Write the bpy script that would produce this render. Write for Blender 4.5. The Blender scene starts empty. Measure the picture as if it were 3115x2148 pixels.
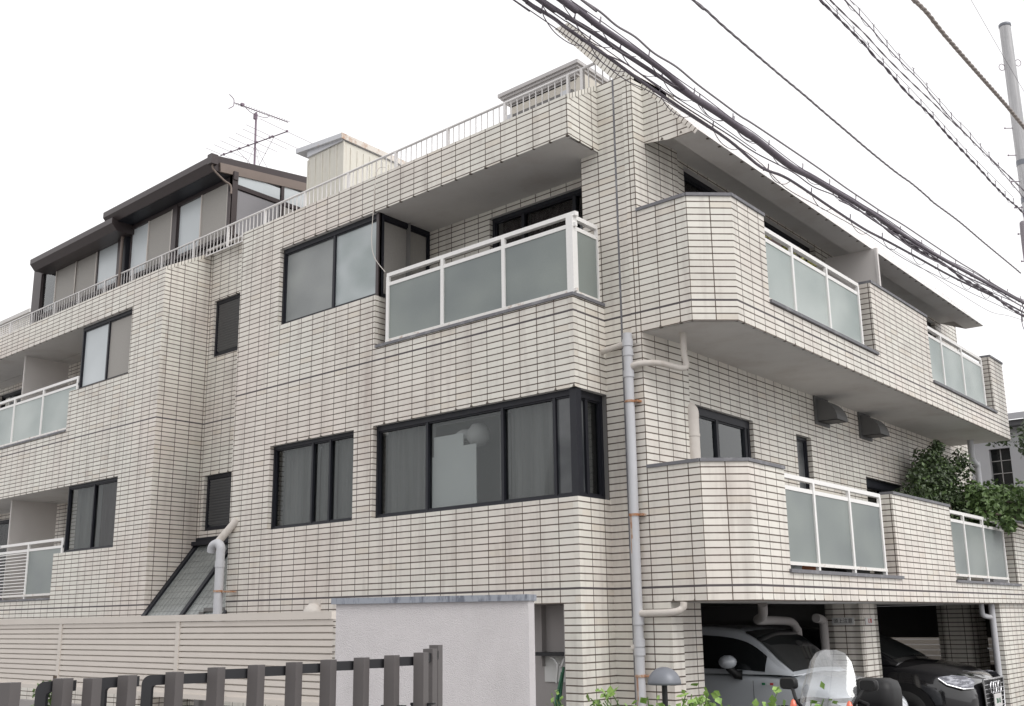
import bpy, bmesh, math, random
from math import sin, cos, pi, radians, sqrt, atan2
from mathutils import Vector, Matrix
random.seed(7)
C = bpy.context.scene.collection

# ------------------------------------------------------------------ camera
YAW, PITCH, ROLL, FPX = -0.74991367, 0.23904784, -0.01362141, 3339.26558
def cam_axes():
    f = Vector((sin(YAW)*cos(PITCH), cos(YAW)*cos(PITCH), sin(PITCH)))
    r = Vector((cos(YAW), -sin(YAW), 0)); u = r.cross(f)
    c, s = cos(ROLL), sin(ROLL)
    return c*r+s*u, -s*r+c*u, f
r_, u_, f_ = cam_axes()
cam = bpy.data.objects.new('camera', bpy.data.cameras.new('camera'))
C.objects.link(cam); bpy.context.scene.camera = cam
cam.data.sensor_width = 36.0; cam.data.lens = 36.0*FPX/3115.0
cam.data.clip_start = 0.05; cam.data.clip_end = 600
M = Matrix.Identity(4)
for i in range(3):
    M[i][0], M[i][1], M[i][2] = r_[i], u_[i], -f_[i]
cam.matrix_world = M

# ------------------------------------------------------------------ world, sun, exposure
SUN_EL, SUN_AZ = 44.0, 92.0      # azimuth measured from +Y towards +X
w = bpy.data.worlds.new('World'); bpy.context.scene.world = w; w.use_nodes = True
nt = w.node_tree; bg = nt.nodes['Background']
sky = nt.nodes.new('ShaderNodeTexSky'); sky.sky_type = 'NISHITA'; sky.sun_disc = False
sky.sun_elevation = radians(SUN_EL); sky.sun_rotation = radians(SUN_AZ)
sky.air_density = 1.0; sky.dust_density = 6.0
hs = nt.nodes.new('ShaderNodeHueSaturation'); hs.inputs['Saturation'].default_value = 0.06
mixw = nt.nodes.new('ShaderNodeMix'); mixw.data_type = 'RGBA'
mixw.inputs['Factor'].default_value = 0.72                       # closed cloud layer over the clear sky
mixw.inputs['B'].default_value = (13.2, 13.1, 13.2, 1)
nt.links.new(sky.outputs['Color'], hs.inputs['Color'])
nt.links.new(hs.outputs['Color'], mixw.inputs['A'])
nt.links.new(mixw.outputs['Result'], bg.inputs['Color'])
bg.inputs['Strength'].default_value = 0.113
sun = bpy.data.objects.new('sun', bpy.data.lights.new('sun', 'SUN')); C.objects.link(sun)
sun.data.energy = 1.3; sun.data.angle = radians(35); sun.data.color = (1, 0.97, 0.93)
sd = Vector((sin(radians(SUN_AZ))*cos(radians(SUN_EL)), cos(radians(SUN_AZ))*cos(radians(SUN_EL)), sin(radians(SUN_EL))))
sun.rotation_euler = sd.to_track_quat('Z', 'Y').to_euler()
vs = bpy.context.scene.view_settings
vs.view_transform = 'Standard'; vs.look = 'None'; vs.exposure = 0.0; vs.gamma = 1.0; vs.use_curve_mapping = False
bpy.context.scene.cycles.max_bounces = 8
bpy.context.scene.cycles.transparent_max_bounces = 12

# ------------------------------------------------------------------ directions of the two street fronts
D = -0.08899555
nB = Vector((cos(D), -sin(D), 0)); dB = Vector((sin(D), cos(D), 0))
dA = Vector((1, 0, 0)); nA = Vector((0, -1, 0)); ZZ = Vector((0, 0, 1))
def PB(p, t, z): return nB*p + dB*t + ZZ*z
COURSE, TILE = 0.06815, 0.2385
Z2, Z3 = 0.289, 3.015
GROUND = -1.6

# ------------------------------------------------------------------ materials
MATS = {}
def new_mat(name):
    m = bpy.data.materials.new(name); m.use_nodes = True
    nt = m.node_tree; b = nt.nodes['Principled BSDF']
    MATS[name] = m
    return m, nt, b
def N(nt, t, **kw):
    n = nt.nodes.new(t)
    for k, v in kw.items():
        if k.startswith('i_'): n.inputs[int(k[2:]) if k[2:].isdigit() else k[2:]].default_value = v
        else: setattr(n, k, v)
    return n
def math_(nt, op, a, b=None, c=None, clamp=False):
    n = nt.nodes.new('ShaderNodeMath'); n.operation = op; n.use_clamp = clamp
    for i, v in enumerate((a, b, c)):
        if v is None: continue
        if isinstance(v, (int, float)): n.inputs[i].default_value = v
        else: nt.links.new(v, n.inputs[i])
    return n.outputs[0]
def mixc(nt, f, a, b):
    n = nt.nodes.new('ShaderNodeMix'); n.data_type = 'RGBA'
    for key, v in (('Factor', f), ('A', a), ('B', b)):
        if isinstance(v, (int, float)): n.inputs[key].default_value = v
        elif isinstance(v, tuple): n.inputs[key].default_value = v if len(v) == 4 else v+(1,)
        else: nt.links.new(v, n.inputs[key])
    return n.outputs['Result']
def noise(nt, vec, scale, detail=4, rough=0.55, scl=None):
    if scl:
        mp = nt.nodes.new('ShaderNodeMapping'); mp.inputs['Scale'].default_value = scl
        nt.links.new(vec, mp.inputs['Vector']); vec = mp.outputs['Vector']
    n = nt.nodes.new('ShaderNodeTexNoise'); n.inputs['Scale'].default_value = scale
    n.inputs['Detail'].default_value = detail; n.inputs['Roughness'].default_value = rough
    nt.links.new(vec, n.inputs['Vector']); return n.outputs['Fac']
def ramp(nt, f, lo, hi):
    n = nt.nodes.new('ShaderNodeMapRange'); n.inputs['From Min'].default_value = lo; n.inputs['From Max'].default_value = hi
    nt.links.new(f, n.inputs['Value']); return n.outputs[0]
def bump(nt, b, h, strength=0.3, dist=0.01):
    n = nt.nodes.new('ShaderNodeBump'); n.inputs['Strength'].default_value = strength; n.inputs['Distance'].default_value = dist
    nt.links.new(h, n.inputs['Height']); nt.links.new(n.outputs[0], b.inputs['Normal'])

def tile_material(name, tone=(0.735, 0.715, 0.655), dirt=1.0):
    m, nt, b = new_mat(name)
    uv = N(nt, 'ShaderNodeUVMap').outputs[0]
    sp = N(nt, 'ShaderNodeSeparateXYZ'); nt.links.new(uv, sp.inputs[0])
    u, v = sp.outputs[0], sp.outputs[1]
    geo = N(nt, 'ShaderNodeTexCoord').outputs['Object']
    vv = math_(nt, 'DIVIDE', math_(nt, 'SUBTRACT', v, Z2), COURSE)
    uu = math_(nt, 'DIVIDE', u, TILE)
    row = math_(nt, 'FLOOR', math_(nt, 'ADD', vv, 0.0)); col = math_(nt, 'FLOOR', uu)
    # wobble of the joint width, dirt caught in the joints
    nw = noise(nt, uv, 9, 3)
    dj = math_(nt, 'MULTIPLY', math_(nt, 'ABSOLUTE', math_(nt, 'SUBTRACT', math_(nt, 'FRACT', math_(nt, 'ADD', vv, 0.5)), 0.5)), COURSE)
    hw = math_(nt, 'ADD', 0.0048, math_(nt, 'MULTIPLY', nw, 0.0030))
    jh = math_(nt, 'LESS_THAN', dj, hw)
    dv = math_(nt, 'MULTIPLY', math_(nt, 'ABSOLUTE', math_(nt, 'SUBTRACT', math_(nt, 'FRACT', math_(nt, 'ADD', uu, 0.5)), 0.5)), TILE)
    jv = math_(nt, 'LESS_THAN', dv, 0.0050)
    # movement joints at the two floor lines
    b2 = math_(nt, 'LESS_THAN', math_(nt, 'ABSOLUTE', math_(nt, 'SUBTRACT', v, Z2)), 0.0105)
    b3 = math_(nt, 'LESS_THAN', math_(nt, 'ABSOLUTE', math_(nt, 'SUBTRACT', v, Z3)), 0.0105)
    band = math_(nt, 'MAXIMUM', b2, b3)
    cmb = N(nt, 'ShaderNodeCombineXYZ'); nt.links.new(col, cmb.inputs[0]); nt.links.new(row, cmb.inputs[1])
    wn = N(nt, 'ShaderNodeTexWhiteNoise'); wn.noise_dimensions = '3D'; nt.links.new(cmb.outputs[0], wn.inputs['Vector'])
    wv = wn.outputs['Value']
    t = Vector(tone)
    base = mixc(nt, wv, tuple(t*0.93), tuple(t*1.04))
    pink = ramp(nt, noise(nt, geo, 0.55, 3), 0.42, 0.66)
    base = mixc(nt, pink, base, mixc(nt, wv, (t.x*0.93, t.y*0.875, t.z*0.875), (t.x*1.02, t.y*0.965, t.z*0.97)))
    odd = math_(nt, 'GREATER_THAN', wv, 0.955)
    base = mixc(nt, math_(nt, 'MULTIPLY', odd, 0.55), base, (t.x*0.86, t.y*0.80, t.z*0.75))
    # soiled patches: under sills and where the old joint between the blocks leaks
    so = N(nt, 'ShaderNodeSeparateXYZ'); nt.links.new(geo, so.inputs[0])
    blot = None
    for (x0, z0_, sx_, sz_, k_) in ((-9.93, 2.25, .16, 1.1, 1.0), (-9.95, 3.45, .13, .35, 1.0), (-17.9, 3.5, .18, .5, .8), (-17.95, .85, .2, .5, .8), (-16.9, 3.7, .5, .25, .5), (-20.5, 5.0, 2.5, .15, .7), (-11.0, 1.0, 1.0, .18, .45), (-12.6, 3.4, .2, 1.8, .3)):
        ex_ = math_(nt, 'POWER', math_(nt, 'DIVIDE', math_(nt, 'SUBTRACT', so.outputs[0], x0), sx_), 2)
        ez_ = math_(nt, 'POWER', math_(nt, 'DIVIDE', math_(nt, 'SUBTRACT', so.outputs[2], z0_), sz_), 2)
        gk = math_(nt, 'MULTIPLY', math_(nt, 'EXPONENT', math_(nt, 'MULTIPLY', math_(nt, 'ADD', ex_, ez_), -1.0)), k_)
        blot = gk if blot is None else math_(nt, 'MAXIMUM', blot, gk)
    bn = ramp(nt, noise(nt, geo, 3.2, 5, 0.7, (1.6, 1.6, .8)), 0.35, 0.72)
    base = mixc(nt, math_(nt, 'MULTIPLY', math_(nt, 'MULTIPLY', blot, bn), 0.55, clamp=True), base, (0.36, 0.27, 0.24))
    # run-down streaks and cloudy soiling
    st = ramp(nt, noise(nt, geo, 1.0, 5, 0.6, (7, 7, 0.55)), 0.50, 0.80)
    cl = ramp(nt, noise(nt, geo, 1.3, 5, 0.65), 0.52, 0.80)
    dirtf = math_(nt, 'MULTIPLY', math_(nt, 'ADD', math_(nt, 'MULTIPLY', st, 0.46), math_(nt, 'MULTIPLY', cl, 0.28)), dirt, clamp=True)
    base = mixc(nt, dirtf, base, (0.30, 0.255, 0.235))
    jc = mixc(nt, noise(nt, uv, 3, 3), (0.045, 0.030, 0.023), (0.11, 0.078, 0.06))
    out = mixc(nt, math_(nt, 'MULTIPLY', jv, 0.95), base, jc)
    out = mixc(nt, math_(nt, 'MULTIPLY', jh, 0.93), out, jc)
    out = mixc(nt, band, out, (0.095, 0.082, 0.085))
    nt.links.new(out, b.inputs['Base Color'])
    joint = math_(nt, 'MAXIMUM', math_(nt, 'MAXIMUM', jh, jv), band)
    rg = math_(nt, 'ADD', 0.42, math_(nt, 'MULTIPLY', joint, 0.4)); nt.links.new(rg, b.inputs['Roughness'])
    h = math_(nt, 'ADD', math_(nt, 'MULTIPLY', joint, -1.0), math_(nt, 'ADD', math_(nt, 'MULTIPLY', wv, 0.25), math_(nt, 'MULTIPLY', noise(nt, uv, 14, 2), 0.25)))
    bump(nt, b, h, 0.25, 0.004)
    b.inputs['Specular IOR Level'].default_value = 0.35
    return m
tile_material('tile')
tile_material('tile_overexposed', (0.90, 0.89, 0.875), 0.25)  # paler tile copy: overexposed white of the leaning roof put into the colour

def plain(name, col, rough=0.6, metal=0.0, var=0.12, scale=6, spec=0.5, bmp=0.0, bscale=60, coat=0):
    m, nt, b = new_mat(name)
    g = N(nt, 'ShaderNodeTexCoord').outputs['Object']
    f = noise(nt, g, scale, 5, 0.6)
    c = Vector(col)
    nt.links.new(mixc(nt, f, tuple(c*(1-var)), tuple(c*(1+var))), b.inputs['Base Color'])
    b.inputs['Roughness'].default_value = rough; b.inputs['Metallic'].default_value = metal
    b.inputs['Specular IOR Level'].default_value = spec
    b.inputs['Coat Weight'].default_value = coat
    if bmp: bump(nt, b, noise(nt, g, bscale, 3), bmp, 0.01)
    return m
def stained(name, col, stain, amount=(0.5, 0.75), rough=0.6, scale=2.5, stretch=(1, 1, 1), bmp=0.0, bscale=80):
    m, nt, b = new_mat(name)
    g = N(nt, 'ShaderNodeTexCoord').outputs['Object']
    f = ramp(nt, noise(nt, g, scale, 6, 0.65, stretch), *amount)
    c = Vector(col)
    base = mixc(nt, noise(nt, g, scale*4, 3), tuple(c*0.93), tuple(c*1.05))
    nt.links.new(mixc(nt, math_(nt, 'MULTIPLY', f, 0.75, clamp=True), base, stain), b.inputs['Base Color'])
    b.inputs['Roughness'].default_value = rough
    if bmp: bump(nt, b, noise(nt, g, bscale, 3), bmp, 0.01)
    return m
stained('soffit', (0.62, 0.605, 0.59), (0.42, 0.38, 0.355), (0.50, 0.80), 0.8, 1.6)
stained('coping', (0.165, 0.165, 0.18), (0.33, 0.33, 0.34), (0.52, 0.72), 0.7, 5)
plain('bronze', (0.014, 0.015, 0.021), 0.5, 0.0, 0.2, 8, spec=0.35)
plain('brown', (0.060, 0.048, 0.049), 0.42, 0.25, 0.15, 5)
plain('brown_light', (0.19, 0.15, 0.13), 0.5, 0.0, 0.12, 5)
stained('white_metal', (0.80, 0.79, 0.775), (0.50, 0.40, 0.29), (0.66, 0.84), 0.38, 9)
stained('white_rust', (0.78, 0.76, 0.73), (0.34, 0.19, 0.10), (0.55, 0.70), 0.5, 14)
stained('rail_paint', (0.74, 0.72, 0.71), (0.42, 0.33, 0.28), (0.64, 0.85), 0.45, 5)
stained('pipe_grey', (0.50, 0.505, 0.53), (0.42, 0.36, 0.30), (0.58, 0.8), 0.5, 3, (1, 1, .3))
stained('pipe_cream', (0.60, 0.56, 0.52), (0.42, 0.36, 0.30), (0.5, 0.75), 0.55, 4, (1, 1, .3))
stained('rust', (0.36, 0.17, 0.085), (0.50, 0.44, 0.38), (0.45, 0.6), 0.8, 16)
stained('stucco', (0.60, 0.575, 0.585), (0.49, 0.47, 0.475), (0.5, 0.8), 0.85, 1.6, (2, 2, .6), 0.75, 190)
plain('slat_dark', (0.085, 0.088, 0.092), 0.3, 0, 0.15, 12)
stained('capstone', (0.27, 0.29, 0.33), (0.07, 0.08, 0.11), (0.50, 0.62), 0.5, 7, (4, 4, 1))
stained('siding', (0.62, 0.57, 0.52), (0.49, 0.44, 0.40), (0.55, 0.85), 0.6, 1.2, (.6, 1, 3))
plain('post_taupe', (0.115, 0.105, 0.104), 0.42, 0.15, 0.08, 9)
plain('black_metal', (0.018, 0.018, 0.021), 0.45, 0.1, 0.2, 9)
plain('partition', (0.66, 0.63, 0.61), 0.6, 0, 0.06, 3)
plain('inner_wall', (0.32, 0.30, 0.295), 0.8, 0, 0.1, 2)
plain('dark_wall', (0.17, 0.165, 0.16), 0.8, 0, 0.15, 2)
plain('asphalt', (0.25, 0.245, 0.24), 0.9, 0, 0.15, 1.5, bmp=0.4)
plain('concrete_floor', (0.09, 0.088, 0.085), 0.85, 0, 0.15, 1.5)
plain('white_car', (0.50, 0.53, 0.57), 0.18, 0, 0.01, 2, coat=1)
plain('black_car', (0.012, 0.012, 0.014), 0.12, 0, 0.05, 2, coat=1)
plain('car_glass', (0.012, 0.014, 0.015), 0.06, 0, 0.1, 2, 0.5)
plain('tyre', (0.02, 0.02, 0.02), 0.85, 0, 0.1, 9)
plain('chrome', (0.75, 0.75, 0.77), 0.12, 1.0, 0.03, 4)
stained('lamp_lens', (0.50, 0.51, 0.56), (0.06, 0.06, 0.08), (0.42, 0.52), 0.12, 9, (1, 1, 4))
plain('black_plastic', (0.012, 0.012, 0.013), 0.5, 0, 0.15, 12, spec=0.35)
plain('orange', (0.70, 0.12, 0.05), 0.25, 0, 0.05, 9, coat=1)
plain('lamp_grey', (0.17, 0.18, 0.205), 0.42, 0.2, 0.1, 7)
plain('hood_grey', (0.13, 0.13, 0.13), 0.6, 0.1, 0.15, 6)
stained('grout', (0.10, 0.08, 0.065), (0.17, 0.14, 0.12))
plain('cable_black', (0.13, 0.11, 0.135), 0.55, 0, 0.2, 9)
plain('cable_grey', (0.20, 0.18, 0.20), 0.5, 0, 0.2, 9)
plain('cable_brown', (0.26, 0.225, 0.205), 0.6, 0, 0.25, 25)
stained('pole_steel', (0.44, 0.44, 0.45), (0.26, 0.26, 0.27), (0.4, 0.7), 0.5, 4, (8, 8, .4))
plain('antenna_metal', (0.20, 0.15, 0.19), 0.5, 0.3, 0.2, 9)
stained('shed_panel', (0.64, 0.62, 0.555), (0.42, 0.34, 0.27), (0.55, 0.85), 0.6, 3, (5, 5, .4))
stained('shed_roof', (0.56, 0.57, 0.60), (0.36, 0.15, 0.06), (0.60, 0.72), 0.5, 4)
stained('rusty_edge', (0.66, 0.62, 0.57), (0.36, 0.18, 0.09), (0.50, 0.66), 0.7, 6)
plain('louvre_eave', (0.48, 0.46, 0.455), 0.5, 0, 0.08, 5)
plain('cloth_pale', (0.80, 0.83, 0.82), 0.9, 0, 0.05, 3)
plain('cloth_grey', (0.60, 0.60, 0.59), 0.9, 0, 0.08, 3)
plain('terracotta', (0.42, 0.16, 0.08), 0.8, 0, 0.1, 8)
plain('white_pot', (0.55, 0.58, 0.58), 0.5, 0, 0.05, 8)
plain('green_plastic', (0.04, 0.16, 0.09), 0.5, 0, 0.1, 8)
plain('red_plastic', (0.55, 0.03, 0.04), 0.4, 0, 0.1, 8)
plain('ac_white', (0.58, 0.54, 0.47), 0.5, 0, 0.05, 8)
plain('house_wall', (0.50, 0.50, 0.52), 0.8, 0, 0.05, 1.5)
plain('roof_dark', (0.13, 0.13, 0.14), 0.7, 0, 0.1, 2)
plain('sign_white', (0.62, 0.61, 0.60), 0.5, 0, 0.05, 5)
plain('sign_ink', (0.035, 0.035, 0.04), 0.6, 0, 0.05, 5)
plain('sign_red', (0.50, 0.05, 0.05), 0.6, 0, 0.05, 5)
plain('flag_green', (0.02, 0.18, 0.08), 0.3, 0, 0.05, 5)
plain('bark', (0.09, 0.07, 0.055), 0.9, 0, 0.3, 12)

def curtain_mat(name, c1, c2, scale=1):
    m, nt, b = new_mat(name)
    g = N(nt, 'ShaderNodeTexCoord').outputs['Object']
    f = noise(nt, g, 1.0*scale, 3, 0.5, (9, 9, 0.4))
    nt.links.new(mixc(nt, f, c1, c2), b.inputs['Base Color']); b.inputs['Roughness'].default_value = 0.9
    return m
curtain_mat('curtain', (0.13, 0.128, 0.125), (0.36, 0.36, 0.35))
curtain_mat('curtain_brown', (0.045, 0.03, 0.033), (0.11, 0.07, 0.07))
curtain_mat('curtain_white', (0.42, 0.43, 0.45), (0.66, 0.67, 0.70))
curtain_mat('blind', (0.16, 0.165, 0.15), (0.22, 0.225, 0.205))
plain('screen', (0.33, 0.315, 0.295), 0.75, 0, 0.14, 45)

def frosted(name, c1, c2, scale=1.4, rough=0.28, ribs=True, band=None):
    m, nt, b = new_mat(name)
    g = N(nt, 'ShaderNodeTexCoord').outputs['Object']
    f = ramp(nt, noise(nt, g, scale, 2, 0.4, (1, 1, 1.6)), 0.32, 0.68)
    f2 = noise(nt, g, 60, 2)
    c = mixc(nt, f, c1, c2)
    c = mixc(nt, math_(nt, 'MULTIPLY', f2, 0.16), c, (c1[0]*0.5, c1[1]*0.5, c1[2]*0.5))
    nt.links.new(c, b.inputs['Base Color']); b.inputs['Roughness'].default_value = rough
    b.inputs['Specular IOR Level'].default_value = 0.5
    if ribs:
        uv = N(nt, 'ShaderNodeUVMap').outputs[0]
        sp = N(nt, 'ShaderNodeSeparateXYZ'); nt.links.new(uv, sp.inputs[0])
        h = math_(nt, 'SINE', math_(nt, 'MULTIPLY', sp.outputs[0], 2*pi/0.012))
        bump(nt, b, h, 0.25, 0.002)
    return m
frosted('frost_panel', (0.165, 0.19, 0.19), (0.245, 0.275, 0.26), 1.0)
frosted('frost_panel_light', (0.30, 0.35, 0.34), (0.48, 0.53, 0.51), 1.0)  # paler frost_panel copy: brighter light on side street panels put into the colour
frosted('frost_window', (0.30, 0.345, 0.345), (0.52, 0.56, 0.575), 1.5)
frosted('frost_window_dim', (0.21, 0.225, 0.225), (0.31, 0.325, 0.32), 1.2)
frosted('frost_white', (0.50, 0.54, 0.56), (0.60, 0.64, 0.66), 0.8, 0.35, False)
frosted('glass_pale', (0.24, 0.235, 0.25), (0.30, 0.295, 0.31), 0.8, 0.12, False)
frosted('wire_glass', (0.20, 0.215, 0.21), (0.27, 0.285, 0.275), 2.0, 0.2, False)
frosted('vent_glass', (0.05, 0.055, 0.06), (0.12, 0.125, 0.13), 2.0, 0.2, False)

def clear_glass(name, tint=(0.75, 0.80, 0.80), spec=1.0):
    m, nt, b = new_mat(name)
    nt.nodes.remove(b)
    out = nt.nodes['Material Output']
    tr = N(nt, 'ShaderNodeBsdfTransparent'); tr.inputs[0].default_value = tint+(1,)
    gl = N(nt, 'ShaderNodeBsdfGlossy'); gl.inputs['Roughness'].default_value = 0.03
    gl.inputs[0].default_value = (0.9, 0.92, 0.92, 1)
    fr = N(nt, 'ShaderNodeFresnel'); fr.inputs[0].default_value = 1.5
    mx = N(nt, 'ShaderNodeMixShader')
    nt.links.new(math_(nt, 'MULTIPLY', fr.outputs[0], spec, clamp=True), mx.inputs[0])
    nt.links.new(tr.outputs[0], mx.inputs[1]); nt.links.new(gl.outputs[0], mx.inputs[2])
    nt.links.new(mx.outputs[0], out.inputs['Surface'])
    return m
clear_glass('glass', (0.74, 0.75, 0.75), 0.14)
clear_glass('glass_bright', (0.75, 0.8, 0.82), 1.6)
clear_glass('windshield_clear', (0.80, 0.82, 0.84), 4.0)
_m = MATS['windshield_clear']; _nt = _m.node_tree; _o = _nt.nodes['Material Output']; _l = _o.inputs['Surface'].links[0].from_socket
_d = N(_nt, 'ShaderNodeBsdfDiffuse'); _d.inputs[0].default_value = (0.85, 0.86, 0.88, 1); _x = N(_nt, 'ShaderNodeMixShader')
_g = N(_nt, 'ShaderNodeTexCoord').outputs['Object']
_nt.links.new(math_(_nt, 'ADD', 0.05, math_(_nt, 'MULTIPLY', ramp(_nt, noise(_nt, _g, 2.6, 2, 0.4, (3, 3, 1)), 0.42, 0.55), 0.16)), _x.inputs[0])  # scratch haze plus the bright sky reflection, painted as patchy white diffuse
_nt.links.new(_l, _x.inputs[1]); _nt.links.new(_d.outputs[0], _x.inputs[2]); _nt.links.new(_x.outputs[0], _o.inputs['Surface'])
def leaf_mat(name, c1, c2):
    m, nt, b = new_mat(name)
    oi = N(nt, 'ShaderNodeTexCoord').outputs['Object']
    f = noise(nt, oi, 22, 2)
    nt.links.new(mixc(nt, ramp(nt, f, 0.3, 0.7), c1, c2), b.inputs['Base Color']); b.inputs['Roughness'].default_value = 0.5
    b.inputs['Transmission Weight'].default_value = 0.0
    return m
leaf_mat('leaf_dark', (0.020, 0.032, 0.016), (0.075, 0.115, 0.042))
leaf_mat('leaf_mid', (0.05, 0.095, 0.03), (0.13, 0.20, 0.06))
leaf_mat('leaf_bright', (0.13, 0.24, 0.045), (0.30, 0.45, 0.12))
leaf_mat('leaf_yellow', (0.30, 0.30, 0.08), (0.45, 0.42, 0.15))

# ------------------------------------------------------------------ mesh helpers
class MB:
    """collects faces with metric UVs (u along the face, v = height) and builds ONE mesh object"""
    def __init__(s): s.v = []; s.f = []; s.uv = []; s.mi = []; s.sm = []
    def face(s, pts, mi=0, uoff=0.0, uvs=None, smooth=False):
        pts = [Vector(p) for p in pts]; n0 = len(s.v)
        s.v += pts; s.f.append(tuple(range(n0, n0+len(pts)))); s.mi.append(mi); s.sm.append(smooth)
        if uvs is None:
            n = (pts[1]-pts[0]).cross(pts[2]-pts[0])
            if n.length < 1e-12: n = ZZ
            n.normalize()
            if abs(n.z) > 0.9: uvs = [(p.x-uoff, p.y) for p in pts]
            else:
                t = Vector((-n.y, n.x, 0)).normalized()
                if t.x < -0.01 or (abs(t.x) <= 0.2 and t.y < 0): t = -t
                uvs = [(p.dot(t)-uoff, p.z) for p in pts]
        s.uv += uvs
    def box(s, p0, ax, ay, az, mi=0, uoff=0.0):
        """corner p0 and three edge vectors"""
        p0, ax, ay, az = Vector(p0), Vector(ax), Vector(ay), Vector(az)
        if ax.cross(ay).dot(az) < 0: ax, ay = ay, ax
        a = [p0, p0+ax, p0+ax+ay, p0+ay]; b = [p+az for p in a]
        s.face([a[3], a[2], a[1], a[0]], mi, uoff); s.face(b, mi, uoff)
        for i in range(4):
            j = (i+1) % 4
            s.face([a[i], a[j], b[j], b[i]], mi, uoff)
    def bar(s, p, q, wdt, hgt, up=ZZ, mi=0):
        p, q = Vector(p), Vector(q); d = (q-p).normalized()
        sd = d.cross(up)
        if sd.length < 1e-4: sd = d.cross(Vector((1, 0, 0)))
        sd.normalize(); u2 = sd.cross(d).normalized()
        s.box(p-sd*wdt/2-u2*hgt/2, q-p, sd*wdt, u2*hgt, mi)
    def tube(s, pts, r, n=8, caps=True, mi=0, smooth=True):
        pts = [Vector(p) for p in pts]; rings = []
        up = None
        for i, p in enumerate(pts):
            d = (pts[min(i+1, len(pts)-1)]-pts[max(i-1, 0)])
            if d.length < 1e-9: d = ZZ.copy()
            d.normalize()
            if up is None: up = d.orthogonal().normalized()
            up = (up - d*up.dot(d))
            if up.length < 1e-6: up = d.orthogonal()
            up.normalize(); sd = d.cross(up)
            rr = r[i] if isinstance(r, (list, tuple)) else r
            rings.append([p+(up*cos(2*pi*k/n)+sd*sin(2*pi*k/n))*rr for k in range(n)])
        s.loft(rings, True, mi, smooth)
        if caps:
            s.face(list(reversed(rings[0])), mi); s.face(rings[-1], mi)
    def loft(s, rings, closed=True, mi=0, smooth=True):
        n = len(rings[0]); base = len(s.v)
        for rg in rings: s.v += [Vector(p) for p in rg]
        for i in range(len(rings)-1):
            for k in range(n if closed else n-1):
                j = (k+1) % n
                q = (base+i*n+k, base+i*n+j, base+(i+1)*n+j, base+(i+1)*n+k)
                s.f.append(q); s.mi.append(mi); s.sm.append(smooth)
                s.uv += [(k/n, i), ((k+1)/n, i), ((k+1)/n, i+1), (k/n, i+1)]
    def lathe(s, c, prof, n=24, axis=ZZ, mi=0):
        c = Vector(c); axis = Vector(axis).normalized(); a = axis.orthogonal().normalized(); b2 = axis.cross(a)
        s.loft([[c+axis*h+(a*cos(2*pi*k/n)+b2*sin(2*pi*k/n))*max(r, 1e-4) for k in range(n)] for r, h in prof], True, mi)
    def slab(s, p0, d, L, nrm, th, z0, z1, holes=(), uoff=0.0, mi=0, mh=1, back=True):
        """upright wall slab: front face through p0 along d, outward normal nrm, thickness th, with rectangular holes"""
        p0 = Vector(p0); p0.z = 0; d = Vector(d).normalized(); nrm = Vector(nrm)
        U = sorted({0.0, L, *[h[0] for h in holes], *[h[1] for h in holes]}); U = [u for u in U if -1e-9 <= u <= L+1e-9]
        Zs = sorted({z0, z1, *[h[2] for h in holes], *[h[3] for h in holes]}); Zs = [z for z in Zs if z0-1e-9 <= z <= z1+1e-9]
        fill = {}
        for i in range(len(U)-1):
            for j in range(len(Zs)-1):
                uc, zc = (U[i]+U[i+1])/2, (Zs[j]+Zs[j+1])/2
                fill[i, j] = not any(h[0] < uc < h[1] and h[2] < zc < h[3] for h in holes)
        P = lambda u, z, k: p0+d*u+ZZ*z-nrm*(th*k)
        flip = d.cross(ZZ).dot(nrm) < 0
        def q(a, b2, c, e, m):
            s.face([a, b2, c, e] if not flip else [e, c, b2, a], m, uoff)
        for (i, j), on in fill.items():
            if not on: continue
            a, b2, c, e = U[i], U[i+1], Zs[j], Zs[j+1]
            q(P(a, c, 0), P(b2, c, 0), P(b2, e, 0), P(a, e, 0), mi)
            if back: q(P(b2, c, 1), P(a, c, 1), P(a, e, 1), P(b2, e, 1), mi)
            if not fill.get((i-1, j)): q(P(a, c, 1), P(a, c, 0), P(a, e, 0), P(a, e, 1), mi)
            if not fill.get((i+1, j)): q(P(b2, c, 0), P(b2, c, 1), P(b2, e, 1), P(b2, e, 0), mi)
            if not fill.get((i, j-1)): q(P(a, c, 1), P(b2, c, 1), P(b2, c, 0), P(a, c, 0), mh)
            if not fill.get((i, j+1)): q(P(a, e, 0), P(b2, e, 0), P(b2, e, 1), P(a, e, 1), mh)
    def build(s, name, mats, parent=None, bevel=0.0, weld=False, loc=None):
        me = bpy.data.meshes.new(name)
        o0 = Vector(loc) if loc is not None else Vector((0, 0, 0))
        me.from_pydata([p-o0 for p in s.v], [], s.f)
        uvl = me.uv_layers.new(name='UVMap'); k = 0
        flat = [c for uv in s.uv for c in uv]
        uvl.data.foreach_set('uv', flat)
        me.polygons.foreach_set('material_index', s.mi); me.polygons.foreach_set('use_smooth', s.sm)
        for m in (mats if isinstance(mats, (list, tuple)) else [mats]): me.materials.append(MATS[m])
        me.update()
        o = bpy.data.objects.new(name, me); C.objects.link(o); o.location = o0
        if parent is not None:
            o.parent = parent
            o.matrix_parent_inverse = Matrix.Translation(-parent.location)
        if weld:
            bm = bmesh.new(); bm.from_mesh(me); bmesh.ops.remove_doubles(bm, verts=bm.verts, dist=1e-4)
            bmesh.ops.recalc_face_normals(bm, faces=bm.faces); bm.to_mesh(me); bm.free()
        if bevel:
            md = o.modifiers.new('bevel', 'BEVEL'); md.width = bevel; md.segments = 1; md.limit_method = 'ANGLE'
        return o

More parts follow.
